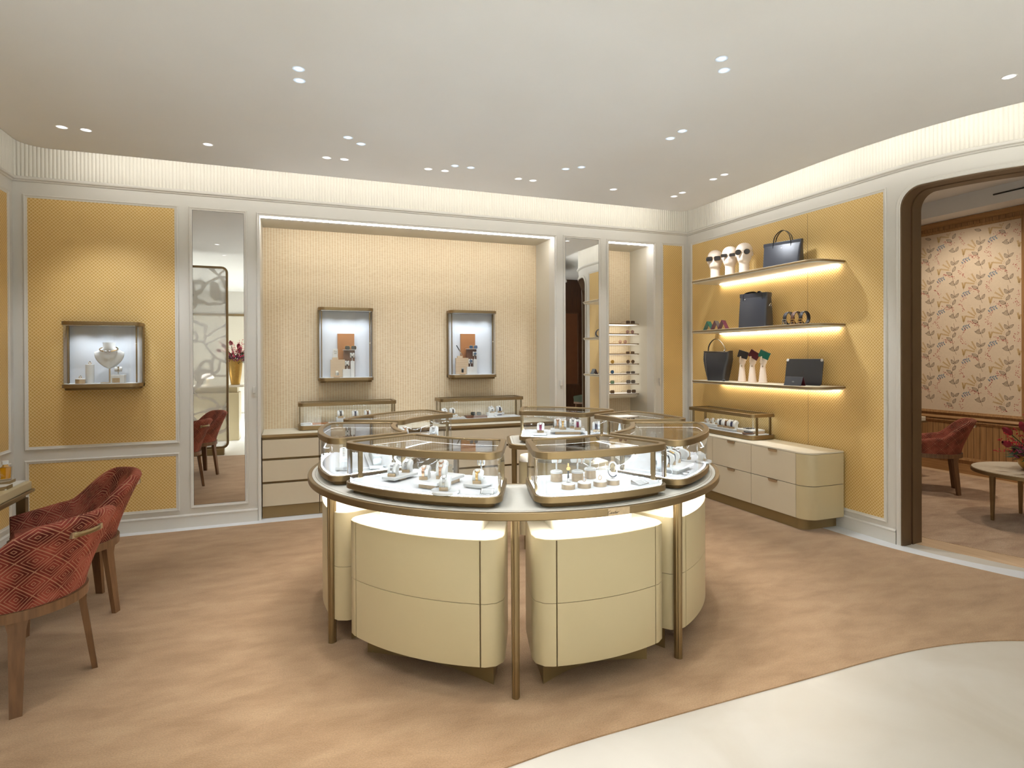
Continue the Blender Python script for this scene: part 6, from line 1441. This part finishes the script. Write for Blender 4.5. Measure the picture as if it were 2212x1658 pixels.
# printed trailing foliage on the wallpaper (flat print)
def leaf(m, c, ang, L_, wd, mi, outline=None):
    ca, sa = math.cos(ang), math.sin(ang); pts = []
    for sg in (1, -1):
        for k in range(7):
            t = k/6 if sg == 1 else 1-k/6
            if sg == -1 and (k == 0 or k == 6): continue
            pts.append((t*L_, sg*wd/2*math.sin(PI*t**0.8)))
    P3 = lambda e, sc: [(X2-e, c[0]+(p[0]*sc+(1-sc)*L_/2)*ca-p[1]*sc*sa, c[1]+(p[0]*sc+(1-sc)*L_/2)*sa+p[1]*sc*ca) for p in pts]
    a = P3(0.0036, 1.0); m.add(a, [tuple(range(len(a)))], mi)
    if outline is not None:
        b = P3(0.0040, 0.80); m.add(b, [tuple(range(len(b)))], outline)
        mid = [(X2-0.0044, c[0]+L_*t*ca+o_*sa, c[1]+L_*t*sa-o_*ca) for t, o_ in ((0.0, 0.0016), (0.92, 0.0004), (0.92, -0.0004), (0.0, -0.0016))]; m.add(mid, [(0, 1, 2, 3)], mi)
        for t in (0.3, 0.5, 0.7):
            for sg in (1, -1):
                q0 = (L_*t, 0.0); q1 = (L_*(t+0.14), sg*wd*0.30); e = 0.0012
                mm = [(q0[0], q0[1]), (q0[0]+2*e, q0[1]), (q1[0]+e, q1[1]), (q1[0], q1[1])]; m.add([(X2-0.0044, c[0]+p[0]*ca-p[1]*sa, c[1]+p[0]*sa+p[1]*ca) for p in mm], [(0, 1, 2, 3)], mi)
def stem(m, pts, wd, mi):
    pts = smooth_pts(pts, 4); L_, R_ = [], []
    for i, p in enumerate(pts):
        a = pts[max(i-1, 0)]; b = pts[min(i+1, len(pts)-1)]; d = math.hypot(b[0]-a[0], b[1]-a[1]) or 1; nx, ny = -(b[1]-a[1])/d*wd/2, (b[0]-a[0])/d*wd/2
        L_.append((X2-0.0034, p[0]+nx, p[1]+ny)); R_.append((X2-0.0034, p[0]-nx, p[1]-ny))
    m.grid([L_, R_], mi)
def motif(m, cx_, cz, u0, u1, fl=1):
    """one repeat, about 0.40 wide and 0.42 high; y grows to the left in the picture"""
    ok = lambda y, z: u0+0.045 < y < u1-0.045 and 0.80 < z < 3.04
    Q = lambda dx, dz: (cx_-fl*dx, cz+dz)
    A_ = lambda a: (PI-a) if fl > 0 else a
    if ok(*Q(0, 0)) and ok(*Q(0.02, 0.17)) and ok(*Q(-0.02, -0.17)): stem(m, [Q(0.03, -0.20), Q(-0.005, -0.10), Q(-0.02, 0.0), Q(0.01, 0.09), Q(0.0, 0.2)], 0.004, 5)
    for (dx, dz, a, L_, wd) in ((-0.02, -0.02, 2.6, 0.085, 0.042), (-0.015, 0.02, 1.0, 0.075, 0.04), (0.0, 0.10, 2.1, 0.07, 0.04), (0.01, 0.11, 0.7, 0.07, 0.034), (0.0, -0.10, -2.6, 0.05, 0.026), (0.02, -0.15, 2.8, 0.085, 0.036), (0.025, -0.15, 1.1, 0.07, 0.036)):
        p = Q(dx, dz); q = Q(dx+L_*math.cos(a), dz+L_*math.sin(a))
        if ok(*p) and ok(*q): leaf(m, p, A_(a), L_, wd, 0, 1)
    for k in range(7):       # grey blue sprig
        dx = 0.09+0.014*k; dz = 0.135+0.004*k; a = (0.9 if k % 2 else -0.9); p = Q(dx, dz); q = Q(dx+0.05, dz+0.04*(1 if k % 2 else -1))
        if ok(*p) and ok(*q): leaf(m, p, A_(a), 0.046-0.002*k, 0.016, 2)
    rg = random.Random(int(cx_*977+cz*131))
    for (bx, bz, dx, dz, n) in ((0.0, -0.05, -0.13, 0.05, 22), (0.06, 0.03, 0.07, -0.10, 14), (0.09, 0.04, 0.05, 0.10, 10)):      # red blossom sprays
        for k in range(n):
            t = (k+0.5)/n; p = Q(bx+dx*t+rg.uniform(-0.024, 0.024), bz+dz*t+rg.uniform(-0.024, 0.024))
            if ok(*p):
                r = rg.uniform(0.0045, 0.0075); a0 = rg.uniform(0, 6); m.add([(X2-0.0038, p[0]+r*(1 if j % 2 == 0 else 0.5)*math.cos(a0+PI*j/4), p[1]+r*(1 if j % 2 == 0 else 0.5)*math.sin(a0+PI*j/4)) for j in range(8)], [tuple(range(8))], 3)
        if ok(*Q(bx, bz)) and ok(*Q(bx+dx, bz+dz)): stem(m, [Q(bx, bz), Q(bx+dx*0.5+0.01, bz+dz*0.5), Q(bx+dx, bz+dz)], 0.0022, 3)
    for (bx, bz, a, L_) in ((-0.03, 0.05, 2.5, 0.12), (-0.03, 0.06, 2.05, 0.12), (-0.03, 0.04, 2.9, 0.12), (0.11, 0.19, 1.3, 0.09), (0.12, 0.19, 1.75, 0.09)):      # gold fern sprays
        for k in range(7):
            for sg in (1, -1):
                t = 0.25+0.75*k/6; p = Q(bx+L_*t*math.cos(a), bz+L_*t*math.sin(a))
                if ok(*p): leaf(m, p, A_(a+sg*0.7), 0.018, 0.0065, 4)
        if ok(*Q(bx, bz)) and ok(*Q(bx+L_*math.cos(a), bz+L_*math.sin(a))): stem(m, [Q(bx, bz), Q(bx+L_*math.cos(a)*0.5, bz+L_*math.sin(a)*0.5), Q(bx+L_*math.cos(a), bz+L_*math.sin(a))], 0.002, 4)
WPM = ['wp_leaf', 'wp_leaf_pale', 'wp_blue', 'wp_red', 'wp_gold', 'wp_stem']
for (u0, u1) in ((4.205, 5.60), (2.70, 4.10)):
    m = MB()
    for i in range(8):
        for j in range(8):
            motif(m, u1-0.02-i*0.30, 0.85+j*0.42+(0.21 if i % 2 else 0.0), u0, u1)
    tag(m.build('printed_foliage', WPM, wall_room, smooth=0), kind='stuff')

# furniture of that room
armchair(6.635, 4.400, math.radians(128), 'red velvet armchair beyond the doorway beneath floral wallpaper')
armchair(6.45, -0.45, math.radians(240), 'dark green armchair in the dim room seen in the narrow mirror', vel='green_velvet')
t = thing('writing_desk', 'beige desk corner partly hidden by the door frame beyond the doorway', 'desk', (6.85, 5.25, 0)); o = (6.85, 5.25, 0)
MB(*o).box(6.2, 7.20, 4.86, 5.60, 0.690, 0.740).build('top', 'cream_top', t, smooth=0, bevel=0.004); MB(*o).box(6.19, 7.21, 4.85, 5.61, 0.672, 0.690).build('rail', 'bronze', t, smooth=0)
for (lx, ly) in ((7.12, 4.90), (6.23, 4.90), (7.12, 5.51), (6.23, 5.51)): MB(*o).box(lx, lx+0.048, ly, ly+0.048, 0.0, 0.673).build('leg', 'bronze_dark', t, smooth=0)
TX, TY, TZ = 6.165, 3.205, 0.462
t = thing('coffee_table', 'round marble topped side table with brass legs at the right edge', 'table', (TX, TY, 0))
MB().lathe([(0.440, TZ-0.006), (0.448, TZ-0.004), (0.448, TZ)], 48).build('top', 'marble_top', t); MB().lathe([(0.452, TZ-0.036), (0.455, TZ-0.034), (0.455, TZ-0.006), (0.450, TZ-0.004), (0.440, TZ-0.004)], 48).build('rim', 'bronze', t)
for a in (145, 46, -54, -125):
    r = 0.325; m = MB(); lx, ly = r*math.cos(math.radians(a)), r*math.sin(math.radians(a)); m.prism(rrect(lx-0.011, lx+0.011, ly-0.011, ly+0.011, 0.003, 2), 0, TZ-0.034, top=rrect(lx-0.019, lx+0.019, ly-0.019, ly+0.019, 0.003, 2)); m.build('leg', 'bronze', t)
def bouquet(x, y, z, label, s=1.0, vase='bowl', seed=3, pink=False):
    rg = random.Random(seed); t = thing('flower_arrangement', label, 'flowers', (x, y, z)); t.scale = (s, s, s)
    if vase == 'bowl': MB().lathe([(0.085, 0.0), (0.10, 0.004), (0.135, 0.05), (0.150, 0.10), (0.146, 0.14), (0.138, 0.145), (0.130, 0.12), (0.05, 0.06), (0.0, 0.06)], 32).build('bowl', 'gold_vase', t); zt = 0.14
    else: MB().lathe([(0.075, 0.0), (0.080, 0.004), (0.11, 0.20), (0.13, 0.42), (0.135, 0.50), (0.125, 0.50), (0.06, 0.3), (0.0, 0.3)], 28).build('vase', 'gold_vase', t); zt = 0.48
    bl = MB()
    for k in range(34):       # berry branches
        a = rg.uniform(0, 2*PI); el = rg.uniform(0.25, 1.35); L_ = rg.uniform(0.22, 0.46)*(1.15 if el < 0.6 else 1); d = Vector((math.cos(a)*math.cos(el), math.sin(a)*math.cos(el), math.sin(el)))
        p0 = Vector((0, 0, zt)); bend = Vector((0, 0, -0.05 if el < 0.6 else 0.02))
        for q in range(16):
            tt = 0.45+0.55*q/15; p = p0+d*L_*tt+bend*tt*tt+Vector((rg.uniform(-.012, .012), rg.uniform(-.012, .012), rg.uniform(-.012, .012))); bl.ball(p, rg.uniform(0.0055, 0.008), 6, 4)
    tag(bl.build('berries', 'pink_flower' if pink else 'berry', t, smooth=80), kind='stuff')
    for k in range(9):        # tulips / amaryllis buds
        a = 2*PI*k/9+rg.uniform(-0.3, 0.3); el = rg.uniform(0.35, 1.3); L_ = rg.uniform(0.16, 0.33); d = Vector((math.cos(a)*math.cos(el), math.sin(a)*math.cos(el), math.sin(el))); c = Vector((0, 0, zt))+d*L_
        m = MB(); x_ = d.orthogonal().normalized(); y_ = d.cross(x_)
        for ph in range(5):
            an = 2*PI*ph/5; u = x_*math.cos(an)+y_*math.sin(an); v = d.cross(u)
            rows = [[tuple(c+d*(0.095*i/5)+u*(0.026*math.sin(PI*min(1, 0.15+i/5*0.8))+0.006*(i/5)**2)+v*(w_*0.022*math.sin(PI*(0.12+0.80*i/5)))) for w_ in (-1, 0, 1)] for i in range(6)]; m.grid(rows)
        m.build('bloom', 'tulip', t, smooth=80)
        MB().tube([(0, 0, zt-0.04), tuple(Vector((0, 0, zt))+d*L_*0.5), tuple(c+d*0.01)], 0.005, 6).build('stem', 'leaf_green', t)
    for k in range(6):        # hydrangea heads round the rim
        a = 2*PI*k/6+0.4; c = Vector((math.cos(a)*0.135, math.sin(a)*0.135, zt+0.035)); m = MB()
        for q in range(60): 
            u = Vector((rg.gauss(0, 1), rg.gauss(0, 1), rg.gauss(0, 1))).normalized(); m.ball(c+u*0.058, 0.012, 5, 4, sc=(1, 1, 0.7))
        m.build('hydrangea', 'hydrangea', t, smooth=80)
    lm = MB()
    for k in range(120):      # pine and leaves
        a = rg.uniform(0, 2*PI); el = rg.uniform(-0.35, 0.9); d = Vector((math.cos(a)*math.cos(el), math.sin(a)*math.cos(el), math.sin(el))); p = Vector((0, 0, zt+0.01))+d*rg.uniform(0.08, 0.15); q = p+d*rg.uniform(0.06, 0.13); sd = d.orthogonal().normalized()*0.008; md = (p+q)/2
        lm.add([tuple(p), tuple(md+sd), tuple(q), tuple(md-sd)], [(0, 1, 2, 3)])
    tag(lm.build('foliage', 'leaf_green', t, smooth=0), kind='stuff'); return t
bouquet(6.175, 3.200, TZ, 'dark red flowers and berries in a gold bowl on the round table', 0.92)

# ------------------------------------------------------------------ the shop behind the viewpoint (seen in the mirrors)
t = thing('folding_screen', 'bronze framed etched glass screen behind the red chairs, seen in the left mirror', 'screen', (-1.55, 1.66, 0)); o = (-1.55, 1.66, 0)
ol = [(u, v) for u, v in rrect(-2.15, -0.935, 0.09, 2.90, 0.09, 5)]; inn = inset(ol, 0.032); n = len(ol)
m = MB(*o); vs = [(u, 1.645, v) for u, v in ol]+[(u, 1.645, v) for u, v in inn]+[(u, 1.675, v) for u, v in ol]+[(u, 1.675, v) for u, v in inn]; fs = []
for i in range(n): j = (i+1) % n; fs += [(i, j, n+j, n+i), (2*n+j, 2*n+i, 3*n+i, 3*n+j), (i, 2*n+i, 2*n+j, j), (n+j, 3*n+j, 3*n+i, n+i)]
m.add(vs, fs); m.build('frame', 'bronze', t, smooth=30)
m = MB(*o); m.add([(u, 1.657, v) for u, v in inn]+[(u, 1.663, v) for u, v in inn], [tuple(range(n)), tuple(range(2*n-1, n-1, -1))]); m.build('etched_pane', 'etched_glass', t, smooth=0)
MB(*o).box(-2.1, -1.0, 1.60, 1.72, -0.006, 0.092).build('base', 'bronze_paint', t, smooth=0, bevel=0.003)
t = thing('reception_counter', 'cream reception counter with marble top, seen in the left mirror', 'counter', (-1.5, -0.2, -0.006)); o = (-1.5, -0.2, -0.006)
MB(*o).box(-2.3, -0.92, -0.45, 0.05, -0.006, 0.86).build('body', 'cream_lacquer', t, smooth=0, bevel=0.01); MB(*o).box(-2.35, -0.84, -0.50, 0.10, 0.96, 0.99).build('top', 'marble_top', t, smooth=0, bevel=0.003); MB(*o).box(-2.25, -0.95, -0.40, 0.0, 0.86, 0.96).build('riser', 'cream_lacquer', t, smooth=0)
bouquet(-1.00, -0.25, 0.99, 'pink flowers in a gold vase on the counter, seen in the left mirror', 0.95, 'vase', 11, True)
t = thing('table_lamp', 'small mushroom shaped lamp on the counter, seen in the left mirror', 'lamp', (-1.45, -0.15, 0.99)); MB().lathe([(0.04, 0), (0.045, 0.01), (0.02, 0.03), (0.018, 0.13)], 20).build('base', 'cream_top', t); MB().lathe([(0.10, 0.125), (0.105, 0.135), (0.085, 0.19), (0.04, 0.215), (0.0, 0.22)], 24).build('shade', 'desk_lamp', t)
w = MB(); w.box(-5.0, 2.0, -4.2, -4.0, -0.006, ZT); wr = struct(w.build('wall_rear', 'wall_paint', smooth=0))
MB().box(-4.5, 1.5, -4.0, -3.985, 0.15, 2.5).build('patterned_panel', 'niche_paint', wr, smooth=0); MB().box(-4.5, 1.5, -4.0, -3.97, 2.5, 2.55).build('bronze_rail', 'bronze', wr, smooth=0)
